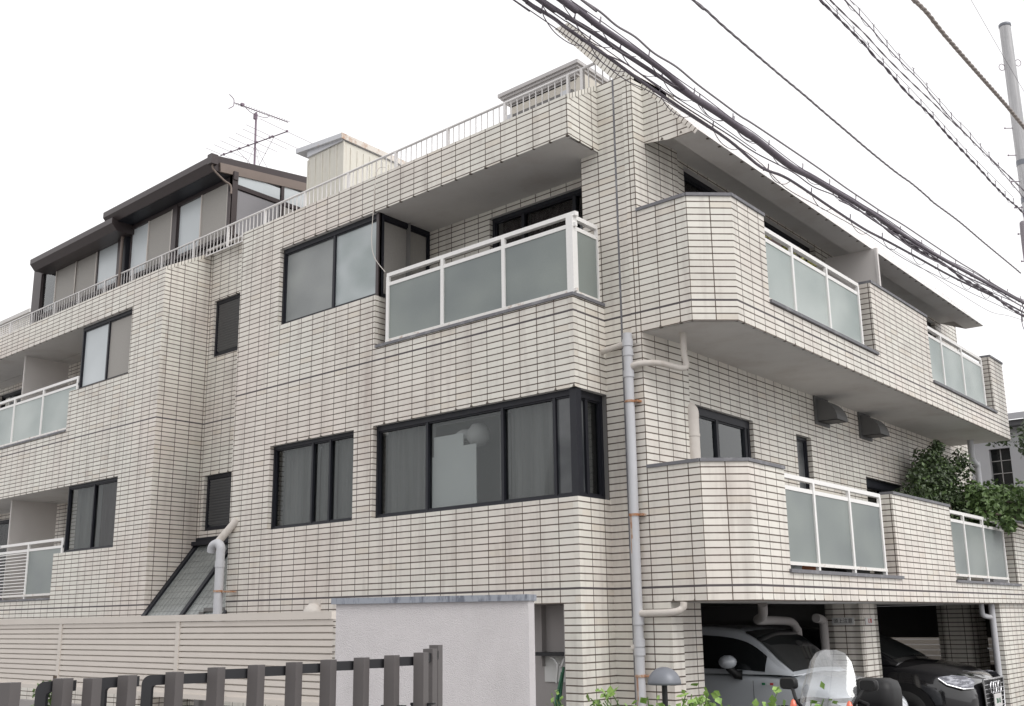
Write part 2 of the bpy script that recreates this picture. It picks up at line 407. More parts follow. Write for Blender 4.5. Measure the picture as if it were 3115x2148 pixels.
def thing(name, label, cat, group=None, loc=(0, 0, 0)):
    o = bpy.data.objects.new(name, None); C.objects.link(o); o.empty_display_size = 0.2
    o.location = loc
    return tag(o, label, cat, group)
def tag(o, label, cat=None, group=None):
    o['label'] = label
    if cat: o['category'] = cat
    if group: o['group'] = group
    return o
def structure(o): o['kind'] = 'structure'; return o
def catmull(pts, k=6):
    pts = [Vector(p) for p in pts]; out = []
    for i in range(len(pts)-1):
        a, b, c, d = pts[max(i-1, 0)], pts[i], pts[i+1], pts[min(i+2, len(pts)-1)]
        for j in range(k):
            t = j/k
            out.append(0.5*((2*b)+(c-a)*t+(2*a-5*b+4*c-d)*t*t+(3*b-a-3*c+d)*t**3))
    out.append(pts[-1]); return out

# ------------------------------------------------------------------ ground
g = MB(); g.box((-150, -150, GROUND-0.3), (300, 0, 0), (0, 300, 0), (0, 0, 0.3))
structure(g.build('ground', 'asphalt'))
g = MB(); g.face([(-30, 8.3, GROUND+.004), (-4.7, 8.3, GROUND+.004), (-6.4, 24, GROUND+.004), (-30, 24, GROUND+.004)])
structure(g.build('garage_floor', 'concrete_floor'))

# ------------------------------------------------------------------ the apartment building
YC, YP, YR = 8.15, 8.715, 9.0
ZT = 5.37          # roof parapet
bld = thing('apartment_building', 'three storey apartment building clad in cream tiles, with balconies and a garage', 'building', loc=(-12, 12, GROUND))
FT = ['tile', 'soffit', 'coping']
UA = -7.003        # tile phase on the main front
def L_(p0, ang=None): return p0
# returns of the projecting blocks run parallel to the side street
def onB(x, y, Y): return Vector((x + (Y-y)*(-0.08888/0.99604), Y, 0))

# central block, street front
m = MB()
m.slab((-12.75, YC, 0), dA, 6.0, nA, 0.06, GROUND, ZT, holes=[
    (-11.83+12.75, -9.83+12.75, 3.83, 4.90), (-9.83+12.75, 6.0, 3.17, 4.90),
    (-11.888+12.75, -10.18+12.75, 1.158, 2.23), (-9.829+12.75, 6.0, 1.155, 2.23),
    (-9.6+12.75, -6.96+12.75, GROUND, 0.150)], uoff=UA)
# body behind the cladding (parapet depth, slab edges)
ret0 = onB(-6.75, YC, YC)
retL = (YP-YC)/0.99604
for z0, z1 in ((GROUND, 1.155), (2.23, 3.17)):
    m.slab(ret0, dB, retL, nB, 0.06, z0, z1, uoff=8.0)
# upper band return with rising top
def quad_ret(x, y, Y1, z0, z1a, z1b, uo=8.0, mbx=m):
    a = onB(x, y, y); b = onB(x, y, Y1)
    mbx.face([a+ZZ*z0, b+ZZ*z0, b+ZZ*z1b, a+ZZ*z1a], 0, uo)
quad_ret(-6.75, YC, YP, 4.90, ZT, 5.69)
a = onB(-6.75, YC, YC); b = onB(-6.75, YC, YP)
m.face([a+ZZ*ZT, b+ZZ*5.69, b+ZZ*5.69-dA*.15, a+ZZ*ZT-dA*.15], 1)
m.face([a+ZZ*ZT-dA*.15, b+ZZ*5.69-dA*.15, b+ZZ*4.9-dA*.15, a+ZZ*4.9-dA*.15], 0)
# narrow edge tiles along the rising parapet
def border(p, q, drop, nrm, wid=0.052):
    p, q, nrm = Vector(p), Vector(q), Vector(nrm)
    L = (q-p).length; off = nrm*0.004
    m.face([p+off-ZZ*wid*1.15, q+off-ZZ*wid*1.15, q+off, p+off], 0, uvs=[(.06, Z2+.03), (.06, Z2+.03+L), (.17, Z2+.03+L), (.17, Z2+.03)])
border(a+ZZ*ZT, b+ZZ*5.69, 0, nB)
# left side of the central block (towards the stair recess)
m.face([(-12.75, YR+.1, GROUND), (-12.75, YC, GROUND), (-12.75, YC, ZT), (-12.75, YR+.1, ZT)], 0, .11)
# window reveals depth: side faces of the front openings
for (x, z0, z1) in ((-11.83, 3.83, 4.90), (-11.888, 1.158, 2.23), (-9.829, 1.155, 2.23)):
    pass
# balcony recess on the top floor: floor slab, soffit, back wall, side walls
m.box((-12.7, YC+.06, 4.90), (5.9, 0, 0), (-0.03, 0.95, 0), (0, 0, 0.40), 1)
m.box((-9.83, YC+.06, 2.95), (3.0, 0, 0), (0, 1.1, 0), (0, 0, 0.19), 1)
m.slab((-9.95, 9.12, 0), dA, 3.4, nA, 0.1, 3.0, 4.9, holes=[(1.11, 3.2, 3.14, 4.80)], uoff=-9.99)
m.slab(onB(-9.83, YC, YC+.06), dB, .92, nB, 0.12, 3.14, 3.83, uoff=8.0)
# pier at the corner of the two streets
m.slab((-7.05, YP, 0), dA, .72, nA, 0.8, GROUND, 4.92, uoff=UA+.43)
m.slab((-6.83, YP, 0), dA, .50, nA, 0.8, 4.92, 5.68, uoff=UA+.43)
m.slab(Vector((-6.33, YP+.002, 0)), dB, .8, nB, 0.12, 2.7, 5.62, uoff=8.0)
pj = MB(); pj.box((-6.586, YP-.004, GROUND), (.022, 0, 0), (0, .01, 0), (0, 0, 5.68-GROUND)); 
# widened foot of the pier beside the garage
m.slab((-6.345, YP+.001, 0), dA, .217, nA, 0.185, GROUND, 0.150, uoff=UA+.43)
# left block
m.slab((-24.0, YC, 0), dA, 24.0-14.85, nA, 0.06, GROUND, ZT, holes=[
    (24-17.60, 24-15.80, 3.84, 4.92), (0, 24-17.60, 3.85, 4.92), (0, 24-17.79, 3.17, 3.86),
    (24-17.66, 24-15.89, 1.158, 2.235), (0, 24-17.66, 1.158, 2.235), (0, 24-17.87, 0.43, 1.159)], uoff=-15.06)
quad_ret(-14.85, YC, YR, GROUND, ZT, 5.82, 8.1)
a = onB(-14.85, YC, YC); b = onB(-14.85, YC, YR)
border(a+ZZ*ZT, b+ZZ*5.82, 0, nB)
m.face([a+ZZ*ZT, b+ZZ*5.82, b+ZZ*5.82-dA*.15, a+ZZ*ZT-dA*.15], 1)
m.face([a+ZZ*ZT-dA*.15, b+ZZ*5.82-dA*.15, b+ZZ*4.9-dA*.15, a+ZZ*4.9-dA*.15], 0)
m.box((-24, YC+.06, 4.92), (9.08, 0, 0), (-.07, .78, 0), (0, 0, .38), 1); m.box((-24, YC+.86, 4.92), (6.5, 0, 0), (0, .4, 0), (0, 0, .38), 1)
m.box((-24, YC+.06, 2.95), (6.3, 0, 0), (0, 1.2, 0), (0, 0, .19), 1)
m.box((-24, YC+.06, 2.235), (9.08, 0, 0), (-.07, .78, 0), (0, 0, .3), 1); m.box((-24, YC+.86, 2.235), (6.5, 0, 0), (0, .4, 0), (0, 0, .3), 1)
m.box((-24, YC+.06, 0.2), (6.2, 0, 0), (0, 1.2, 0), (0, 0, .19), 1)
for z0, z1 in ((3.14, 4.92), (.39, 2.235)):
    m.slab((-24, 9.3, 0), dA, 6.5, nA, .1, z0, z1, holes=[(.4, 3.3, z0, z1-.12)] , uoff=-17.9)
    m.slab(Vector((-18.62, 8.98, 0)), dA, .55, nA, .32, z0, z1, uoff=-18.4)   # small pier beside the partition
    m.slab(onB(-17.62, YC, YC+.1), -Vector((-dB.x, -dB.y, 0)), 1.1, -nB, .1, z0, z0+.7, uoff=8)
# stair recess
m.slab((-15.1, YR, 0), dA, 2.4, nA, .1, GROUND, 5.82, holes=[(.30, 2.4, 4.05, 4.97), (.28, 2.4, 1.365, 2.205)], uoff=-14.66)
# side street wall
m.slab(PB(-5.55, 9.25, 0), dB, 11.2, nB, .1, 0.2, 5.3, holes=[
    (10.31-9.25, 11.70-9.25, 1.0, 2.225), (12.90-9.25, 13.36-9.25, 1.1, 2.225), (15.19-9.25, 16.74-9.25, 0.5, 1.90),
    (10.34-9.25, 14.0-9.25, 3.0, 4.97), (14.5-9.25, 19.2-9.25, 3.0, 4.97)], uoff=.06)
m.slab(PB(-5.55, 20.45, 0), Vector((-nB.x, -nB.y, 0)), 4, dB, .1, .17, 5.4, uoff=.1)

# balconies of the side street
def balcony_B(zb, zt, sill, segs, tend, ends):
    """chamfered tiled parapet, openings for the glass railings"""
    th = .15
    a = Vector((-6.33, YP+.001, 0)); b = Vector((-5.725, YP+.001, 0)); c = PB(-4.583, 9.493, 0)
    m.slab(a, dA, (b-a).length, nA, th, zb, zt, uoff=UA+.43)
    dc = (c-b).normalized(); nc = Vector((dc.y, -dc.x, 0))
    m.slab(b, dc, (c-b).length, nc, th, zb, zt, uoff=(b.dot(Vector((-nc.y, nc.x, 0))))+.24)
    holes = [(s0-9.493, s1-9.493, sill, zt) for s0, s1 in segs]
    m.slab(c, dB, tend-9.493, nB, th, zb, zt, holes=holes, uoff=9.46)
    # floor slab with painted underside
    ft, fb = zb+.22, zb
    fl = [Vector((-6.33, YP+.03, 0)), Vector((-5.735, YP+.03, 0)), PB(-4.61, 9.505, 0), PB(-4.61, tend-.02, 0), PB(-5.56, tend-.02, 0), PB(-5.56, 9.3, 0)]
    m.face([p-ZZ*.003+ZZ*fb for p in reversed(fl)], 1); m.face([p+ZZ*ft for p in fl], 1)
    if ends:
        m.slab(PB(-4.583-th, tend-th, 0), Vector((-nB.x, -nB.y, 0)), .8, dB, th, zb, zt, uoff=.1)
balcony_B(2.806, 4.095, 3.165, [(10.24, 13.29), (15.48, 18.62)], 19.38, True)
balcony_B(0.150, 1.430, 0.43, [(10.29, 13.36), (15.60, 18.80)], 25.0, True)
# roof slab over the top balconies, leaning back at the set-back line up to a free ridge
def eave(pts_cross, y_first, tlast):
    fr = []; bk = []
    for p, z in pts_cross:
        t = (y_first - 0.08888*p)/0.99604
        fr.append(PB(p, t, z)); bk.append(PB(p, tlast, z))
    return fr, bk
E0, TR, TL, BL = (-4.835, 4.85), (-6.362, 6.615), (-6.575, 6.615), (-5.745, 5.655)
cross = [E0, (-5.14, 4.85), (-5.14, 5.02), (-5.56, 5.02)]
fr, bk = eave(cross, 8.9, 19.54)
for i in range(3): m.face([fr[i+1], bk[i+1], bk[i], fr[i]], 1)
(fu,), (bu,) = eave([(-5.52, 5.642)], 8.9, 19.54)
m.face([fr[0], fu, fr[3]-ZZ*.1, fr[1]][::-1], 0, 6.5)
m.face([bk[0], bk[1], bk[3], bu], 1)
slope_uv = lambda q, z: (q.dot(dB), Z2+.02+(z-4.85)*1.32)
tops = [(fr[0], 4.85), (bk[0], 4.85), (bu, 5.642), (fu, 5.642)]
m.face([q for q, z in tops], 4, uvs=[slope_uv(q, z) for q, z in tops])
(r0, t0_, t1_, b0_), (r1, t2_, t3_, b1_) = eave([(-5.52, 5.642), TR, TL, BL], YP, 18.49)
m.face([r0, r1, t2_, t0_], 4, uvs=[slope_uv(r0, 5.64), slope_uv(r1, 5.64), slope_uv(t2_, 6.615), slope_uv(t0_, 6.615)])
m.face([t0_, t2_, t3_, t1_], 2); m.face([t1_, t3_, b1_, b0_], 1); m.face([r1, b1_, t3_, t2_], 1)
Ls = (t0_-r0).length
es = (t0_-r0).normalized(); ea = Vector((-es.z, 0, es.x)) if es.x > 0 else Vector((-abs(es.z), 0, -abs(es.x)))
m.face([r0, t0_, t1_, b0_], 0, uvs=[(.236+(-(q-r0).dot(Vector((.757, 0, .653))))*-1, Z2+.03+(q-r0).dot(es)) for q in (r0, t0_, t1_, b0_)])
# edge tiles along the slope of the end face
for (q0, q1, w_) in ((fr[0], fu, .05), (r0, t0_, .05)):
    dn = Vector((-.757, 0, -.653))*w_; o_ = nA*.004; L_ = (q1-q0).length
    m.face([q0+dn+o_, q0+o_, q1+o_, q1+dn+o_], 0, uvs=[(.06, Z2+.03), (.17, Z2+.03), (.17, Z2+.03+L_), (.06, Z2+.03+L_)])
m.box((-6.83, YP+.05, 5.60), (.5, 0, 0), (0, .6, 0), (0, 0, .075), 1)

def notch(p0, d, L, nrm, z, uoff, hh=.024, ww=.017):
    # worn rounded corners of the lowest tiles at every upright joint
    p0, d, nrm = Vector(p0), Vector(d).normalized(), Vector(nrm); p0.z = 0
    t = Vector((-nrm.y, nrm.x, 0)).normalized()
    if t.x < -0.01 or (abs(t.x) <= 0.2 and t.y < 0): t = -t
    s0 = p0.dot(t); sg = 1 if d.dot(t) > 0 else -1
    lo, hi = sorted((s0, s0+sg*L)); k = math.ceil((lo-uoff)/TILE)
    while uoff+k*TILE < hi:
        c = p0+t*(uoff+k*TILE-s0)+nrm*.003; j = 1+.3*sin(k*7.3)
        m.face([c-t*ww*j+ZZ*(z-.001), c+t*ww*j+ZZ*(z-.001), c+t*.003+ZZ*(z+hh*j), c-t*.003+ZZ*(z+hh*j)], 3, uvs=[(0, 0)]*4)
        m.face([c-t*ww*j+ZZ*(z-.001)-nrm*.03, c+t*ww*j+ZZ*(z-.001)-nrm*.03, c+t*ww*j+ZZ*(z-.001), c-t*ww*j+ZZ*(z-.001)], 3, uvs=[(0, 0)]*4)
        k += 1
for x0, x1, z in ((-11.83, -6.75, 4.90), (-11.888, -10.18, 2.23), (-9.829, -6.75, 2.23), (-24, -15.80, 4.92), (-24, -15.89, 2.235)):
    notch((x0, YC, 0), dA, x1-x0, nA, z, UA if x0 > -13 else -15.06)
notch(onB(-6.75, YC, YC), dB, retL, nB, 4.90, 8.0)
notch((-14.8, YR, 0), dA, 2.0, nA, 4.97, -14.66); notch((-14.8, YR, 0), dA, 2.0, nA, 2.205, -14.66)
for zb, te in ((2.806, 19.38), (.150, 25.0)):
    notch((-6.33, YP, 0), dA, .6, nA, zb, UA+.43); notch(PB(-4.583, 9.493, 0), dB, te-9.493, nB, zb, 9.46)
notch((-6.25, 8.9, 0), dA, .6, nA, 4.85+.03, UA+.43)
for k in range(38):      # stains dripping round the edge of the eave
    t = 9.6+k*.26; c = PB(-4.85, t, 4.848); m.face([c, c+dB*.05, c+dB*.04-nB*.035, c+dB*.01-nB*.03][::-1], 3, uvs=[(0, 0)]*4)
m.box((-14.92, 8.88, 5.80), (2.17, 0, 0), (0, .2, 0), (0, 0, .03), 1)
m.build('tiled_wall', FT+['grout', 'tile_overexposed'], bld)
pj.build('movement_joint', 'coping', bld)

# flat roof
m = MB(); m.box((-24, YC+.2, 5.0), (9.0, 0, 0), (0, .75, 0), (0, 0, .30)); m.box((-12.6, YC+.2, 5.0), (5.6, 0, 0), (0, .75, 0), (0, 0, .30)); m.box((-24, YR+.1, 5.0), (17.0, 0, 0), (-1.0, 11.4, 0), (0, 0, .30))
m.build('roof', 'soffit', bld)

# copings and sills
def cop(p, q, z, w=.17, h=.032, out=.018):
    m = MB(); p, q = Vector(p), Vector(q); p.z = q.z = 0
    d = (q-p).normalized(); n = Vector((d.y, -d.x, 0))
    m.box(p+n*out+ZZ*z, q-p, -n*w, ZZ*h); m.build('coping', 'coping', bld, bevel=.004)
cop((-9.80, YC, 0), (-6.735, YC, 0), 3.165, .19)
a = onB(-6.75, YC, YC); b = onB(-6.75, YC, YP); cop(a, b-dB*.0, 3.166, .19)
cop((-24, YC, 0), (-17.79, YC, 0), 3.165, .19); cop((-24, YC, 0), (-17.87, YC, 0), .425, .19)
for z, s in ((4.095, [(9.48, 10.24), (13.29, 15.48), (18.62, 19.39)]), (1.430, [(9.48, 10.29), (13.36, 15.60), (18.80, 25.0)])):
    cop((-6.33, YP, 0), (-5.725, YP, 0), z); cop(Vector((-5.725, YP, 0)), PB(-4.583, 9.493, 0), z+.001)
    for t0, t1 in s: cop(PB(-4.583, t0, 0), PB(-4.583, t1, 0), z+.002)
for z, s in ((3.155, [(10.24, 13.32), (15.48, 18.65)]), (.42, [(10.25, 13.45), (15.56, 18.86)])):
    for t0, t1 in s: cop(PB(-4.583, t0, 0), PB(-4.583, t1, 0), z, .17, .035, .028)

# ------------------------------------------------------------------ windows
def window(p, d, L, nrm, z0, z1, sash, label=None, fw=.036, mat='bronze', depth=.07, back=None, name='window', head=None, room=True):
    """frame with panes. sash: list of (u0,u1,kind); kinds are pane materials; 'clear:x' puts a curtain x behind clear glass"""
    p = Vector(p); p.z = 0; d = Vector(d).normalized(); nrm = Vector(nrm)
    f = MB()
    def fb(u0, u1, a, b, proud=0.0, dp=depth):
        f.box(p+d*u0+ZZ*a+nrm*proud, d*(u1-u0), -nrm*(dp+proud), ZZ*(b-a))
    hd = head or fw
    fb(0, L, z0, z0+fw*.8); fb(0, L, z1-hd, z1); fb(0, fw*.8, z0+fw*.8, z1-hd); fb(L-fw*.8, L, z0+fw*.8, z1-hd)
    edges = sorted({round(s[0], 4) for s in sash} | {round(s[1], 4) for s in sash})
    for e in edges:
        if fw < e < L-fw:
            w2 = fw*.45; fb(e-w2, e+w2, z0+fw*.8, z1-hd, -.006)
    for (u0, u1, kd) in sash:    # slim sash stiles
        a, b = max(u0, fw*.8), min(u1, L-fw*.8)
        for (x0, x1) in ((a, a+.016), (b-.016, b)): fb(x0, x1, z0+fw*.8, z1-hd, -.016, depth-.02)
        fb(a+.016, b-.016, z0+fw*.8, z0+fw*.8+.018, -.016, depth-.02); fb(a+.016, b-.016, z1-hd-.016, z1-hd, -.016, depth-.02)
    fo = f.build(name, mat, bld)
    if label: fo['label'] = label
    for (u0, u1, kd) in sash:
        q = MB(); a, b = max(u0, fw*.8), min(u1, L-fw*.8)
        kd0 = kd.split(':')
        pm = 'glass' if kd0[0] == 'clear' else ('glass_bright' if kd0[0] == 'bright' else kd0[0])
        q.box(p+d*(a+.01)+ZZ*(z0+.03)-nrm*.034, d*(b-a-.02), -nrm*.008, ZZ*(z1-z0-.06))
        q.build('pane', pm, fo)
        if len(kd0) > 1:
            c = MB(); n = max(4, int((b-a)/.035)); dd = .14 if kd0[1] != 'blind' else .10
            pts = []
            for i in range(n+1):
                wv = 0.018*sin(i*1.9)+.012*sin(i*.83+1) if kd0[1] != 'blind' else 0
                pts.append(p+d*(a+(b-a)*i/n)-nrm*(dd+wv))
            if kd0[1] == 'blind':
                nz = int((z1-z0)/.033)
                for j in range(nz):
                    zz = z0+.02+j*(z1-z0-.04)/nz
                    c.face([pts[0]+ZZ*zz, pts[-1]+ZZ*zz, pts[-1]+ZZ*(zz+.027)-nrm*.014, pts[0]+ZZ*(zz+.027)-nrm*.014])
            else:
                for i in range(n): c.face([pts[i]+ZZ*z0, pts[i+1]+ZZ*z0, pts[i+1]+ZZ*z1, pts[i]+ZZ*z1], smooth=True)
            c.build('blind' if kd0[1] == 'blind' else 'curtain', kd0[1], fo)
    if not room: return fo
    bk = MB()     # dark room behind
    bk.face([p-nrm*.5+ZZ*z0, p-nrm*.5+ZZ*z0+d*L, p-nrm*.5+ZZ*z1+d*L, p-nrm*.5+ZZ*z1]); bk.face([p-nrm*.07+ZZ*(z1+.002), p-nrm*.07+ZZ*(z1+.002)+d*L, p-nrm*.5+ZZ*(z1+.002)+d*L, p-nrm*.5+ZZ*(z1+.002)]); bk.face([p-nrm*.07+ZZ*(z0-.002), p-nrm*.07+ZZ*(z0-.002)+d*L, p-nrm*.5+ZZ*(z0-.002)+d*L, p-nrm*.5+ZZ*(z0-.002)])
    bk.build('room_back', 'dark_wall', fo)
    return fo
IN = .06
# top floor, central block: two frosted panes, wrapping onto the balcony side
w3 = window((-11.83, YC+IN, 0), dA, 2.0, nA, 3.83, 4.90, [(0.0, 1.09, 'frost_window_dim'), (1.09, 1.96, 'frost_window')], 'wide frosted window on the top floor beside the corner balcony', .045, head=.065)
window(onB(-9.83, YC, YC+IN+.03), dB, .9, nB, 3.83, 4.90, [(0, .9, 'screen')], fw=.05, head=.06, room=False)
ex = MB(); ex.box((-9.875, YC+IN-.02, 3.83), (.045, 0, 0), (0, .05, 0), (0, 0, 1.07)); ex.build('corner_post', 'brown', w3)
window((-8.84, 9.17, 0), dA, 2.1, nA, 3.14, 4.80, [(0, .5, 'clear:curtain_brown'), (.5, 1.3, 'clear:curtain_brown'), (1.3, 2.1, 'clear:curtain_brown')], 'dark balcony door with brown curtains on the top floor', .05)
# second floor
window((-11.888, YC+IN, 0), dA, 1.708, nA, 1.158, 2.23, [(0, .82, 'clear:curtain'), (.82, 1.17, 'clear:curtain'), (1.17, 1.708, 'clear:curtain')], 'three pane dark window with grey curtains', .038, head=.045)
wc = window((-9.829, YC+IN, 0), dA, 3.02, nA, 1.155, 2.23, [(0, .86, 'clear:curtain'), (.86, 2.02, 'clear'), (2.02, 2.74, 'clear:curtain'), (2.74, 3.0, 'vent_glass')], 'long dark corner window of the second floor', .042, head=.06)
window(onB(-6.81, YC, YC+IN+.05), dB, (YP-YC)-.11, nB, 1.155, 2.23, [(0, .17, 'vent_glass'), (.17, .45, 'clear:curtain')], 'narrow side of the long dark corner window', .05, head=.075, room=False)
cp = MB(); cp.box((-6.85, YC+.03, 1.155), (.085, 0, 0), (-.007, .085, 0), (0, 0, 1.075)); cp.build('corner_post', 'bronze', wc)
# things standing inside behind the clear pane: pale cloth partition, rolled towel shape
it = MB(); it.box((-8.92, 8.28, 1.155), (.46, 0, 0), (0, .012, 0), (0, 0, .84)); it.box((-8.46, 8.28, 1.155), (.20, 0, 0), (0, .012, 0), (0, 0, .70))
it.box((-8.97, 8.28, 1.155), (.05, 0, 0), (0, .012, 0), (0, 0, .62))
it.build('room_screen', 'cloth_pale', wc)
it = MB(); it.lathe((-8.36, 8.42, 1.97), [(0, -.13), (.08, -.11), (.125, -.04), (.12, .05), (.07, .12), (0, .135)], 18); it.lathe((-8.55, 8.42, 1.99), [(0, -.05), (.13, -.05), (.11, .03), (.06, .06), (0, .07)], 16)
it.build('round_bundle', 'cloth_grey', wc)
it = MB(); n = 14
for i in range(n):
    x0 = -8.02+i*.012; x1 = x0+.012
    it.face([(x0, 8.40+.012*sin(i*1.7), 1.28), (x1, 8.40+.012*sin((i+1)*1.7), 1.28), (x1, 8.40+.012*sin((i+1)*1.7), 2.1), (x0, 8.40+.012*sin(i*1.7), 2.1)])
it.build('curtain', 'curtain', wc)
# left block
wl = window((-17.58, YC+IN, 0), dA, 1.80, nA, 3.84, 4.92, [(0, .90, 'frost_white'), (.90, 1.80, 'screen')], 'window half pale frosted glass and half insect screen, beside the top left balcony', .045, 'bronze', head=.06)
window((-17.64, YC+IN, 0), dA, 1.75, nA, 1.158, 2.235, [(0, .88, 'clear:curtain'), (.88, 1.75, 'clear:curtain_brown')], 'dark window with bluish and brown curtains beside the lower left balcony', .036, head=.04)
for z0, z1 in ((3.14, 4.80), (.39, 2.115)):
    window((-23.6, 9.36, 0), dA, 2.9, nA, z0, z1, [(0, 1.45, 'clear:curtain_brown'), (1.45, 2.9, 'clear')], 'dark balcony door in shade', .05)
# stair recess louvre windows
for z0, z1, lb in ((4.05, 4.97, 'dark slatted stair window, the upper of the two in the recess'), (1.365, 2.205, 'dark slatted stair window, the lower of the two in the recess')):
    wl_ = window((-14.80, YR+.04, 0), dA, 2.05, nA, z0, z1, [(0, 1.0, 'vent_glass'), (1.0, 2.05, 'vent_glass')], lb, .06)
    s = MB(); k = int((z1-z0-.14)/.042)
    for i in range(k):
        s.box((-14.72, YR+.055, z0+.09+i*.042), (.86, 0, 0), (0, -.02, .034), (0, .002, .006))
    s.build('louvre_slats', 'slat_dark', wl_)
# side street windows
window(PB(-5.60, 10.31, 0), dB, 1.39, nB, 1.0, 2.225, [(0, .60, 'bright:blind'), (.60, 1.30, 'bright:blind')], 'sliding window with lowered blinds reflecting the sky, on the side street front', .06, head=.09)
window(PB(-5.61, 12.90, 0), dB, .46, nB, 1.1, 2.225, [(0, .46, 'vent_glass')], 'tall narrow dark window between the blinds window and the shrub', .04)
window(PB(-5.61, 15.19, 0), dB, 1.55, nB, .5, 1.90, [(0, .77, 'clear'), (.77, 1.55, 'clear')], 'dark window behind the side balcony, just left of the shrub', .05, head=.12)
for t0, t1 in ((10.34, 14.0), (14.5, 19.2)):
    window(PB(-5.62, t0, 0), dB, t1-t0, nB, 3.0, 4.97, [(0, (t1-t0)/2, 'clear:curtain_brown'), ((t1-t0)/2, t1-t0, 'clear')], 'dark top floor door under the eave', .06)

# ------------------------------------------------------------------ glass railings
def railing(p, d, L, nrm, zb, zt, posts, panel='frost_panel', gap=.02, label=None, top=.055, pw=.045, bottom='white_rust', lowz=None, ends=None):
    p = Vector(p); p.z = 0; d = Vector(d).normalized(); nrm = Vector(nrm)
    f = MB()
    f.box(p+ZZ*(zt-.045), d*L, -nrm*top, ZZ*.045)
    g_ = .075; zg = zt-.045-g_
    f.box(p+ZZ*(zg-.042)-nrm*.004, d*L, -nrm*.03, ZZ*.042)
    lz = lowz if lowz is not None else zb+gap
    for u in posts:
        u0 = min(max(u-pw/2, 0), L-pw)
        f.box(p+d*u0+ZZ*zb+nrm*.006, d*pw, -nrm*.036, ZZ*(zt-.045-zb))
    fo = f.build('balcony_railing', 'white_metal', bld, bevel=.003)
    if label: fo['label'] = label
    b = MB(); b.box(p+ZZ*lz+nrm*.010, d*L, -nrm*.03, ZZ*.034); b.build('bottom_rail', bottom, fo)
    for a, c in zip(posts[:-1], posts[1:]):
        q = MB(); q.box(p+d*(a+pw/2-.008)+ZZ*(lz+.03)-nrm*.012, d*(c-a-pw+.016), -nrm*.008, ZZ*(zg-.035-lz-.03))
        q.build('glass_panel', panel, fo)
    return fo
rx = -9.68
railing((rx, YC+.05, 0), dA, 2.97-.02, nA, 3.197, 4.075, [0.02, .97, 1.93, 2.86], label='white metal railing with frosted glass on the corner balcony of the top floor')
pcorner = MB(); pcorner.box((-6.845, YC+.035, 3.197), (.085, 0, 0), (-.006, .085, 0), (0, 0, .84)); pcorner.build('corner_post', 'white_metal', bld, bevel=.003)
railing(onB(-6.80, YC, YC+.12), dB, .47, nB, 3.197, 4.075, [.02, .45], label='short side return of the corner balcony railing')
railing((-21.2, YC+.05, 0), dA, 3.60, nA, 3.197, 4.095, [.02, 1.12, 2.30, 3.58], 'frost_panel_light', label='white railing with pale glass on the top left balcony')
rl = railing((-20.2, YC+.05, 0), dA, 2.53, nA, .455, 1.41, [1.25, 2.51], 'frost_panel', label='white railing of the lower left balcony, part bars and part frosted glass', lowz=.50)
hb = MB()
for i in range(14): hb.box((-21.4, YC+.055, .56+i*.055), (2.42, 0, 0), (0, .012, 0), (0, 0, .014))
hb.box((-20.2, YC+.05, .455), (.02, 0, 0), (0, .02, 0), (0, 0, .9)); hb.box((-21.4, YC+.05, 1.36), (1.3, 0, 0), (0, .05, 0), (0, 0, .045))
hb.build('horizontal_bars', 'white_metal', rl)
def rB(t0, t1, zb, zt, posts, **k):
    return railing(PB(-4.64, t0, 0), dB, t1-t0, nB, zb, zt, [q-t0 for q in posts], **k)
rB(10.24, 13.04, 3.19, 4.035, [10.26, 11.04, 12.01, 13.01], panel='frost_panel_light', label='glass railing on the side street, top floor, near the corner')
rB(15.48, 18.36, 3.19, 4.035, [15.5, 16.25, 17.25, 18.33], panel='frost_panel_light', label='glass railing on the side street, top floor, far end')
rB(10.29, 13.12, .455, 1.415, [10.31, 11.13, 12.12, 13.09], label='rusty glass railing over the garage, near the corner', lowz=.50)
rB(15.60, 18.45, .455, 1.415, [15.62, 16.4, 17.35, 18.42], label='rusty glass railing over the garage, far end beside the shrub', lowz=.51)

# roof railing
rr = MB(); yr = 8.86
rr.tube([(-25.7, yr, 6.063), (-6.93, yr, 6.063)], .0165, 8)
rr.box((-25.7, yr-.008, 5.70), (19.2, 0, 0), (0, .016, 0), (0, 0, .016))
x = -7.316; k = 0
while x > -25.7:
    if k % 10 == 0: rr.box((x-.017, yr-.017, 5.72 if -14.9 < x < -12.7 else 5.30), (.034, 0, 0), (0, .034, 0), (0, 0, .33 if -14.9 < x < -12.7 else .75))
    else: rr.box((x-.0052, yr-.0052, 5.71), (.0104, 0, 0), (0, .0104, 0), (0, 0, .35))
    x -= .0995; k += 1
for i in range(1, 9):
    x = -7.316+.0995*i; pz = (x+.839)/.996; zt_ = min(6.06, 5.655+(-5.745-pz)*1.157-.01)
    rr.box((x-.0052, yr-.0052, 5.6), (.0104, 0, 0), (0, .0104, 0), (0, 0, max(.05, zt_-5.6)))
rr.box((-7.13, yr-.017, 5.3), (.04, 0, 0), (0, .04, 0), (0, 0, .76))
rr.build('roof_railing', 'rail_paint', bld)

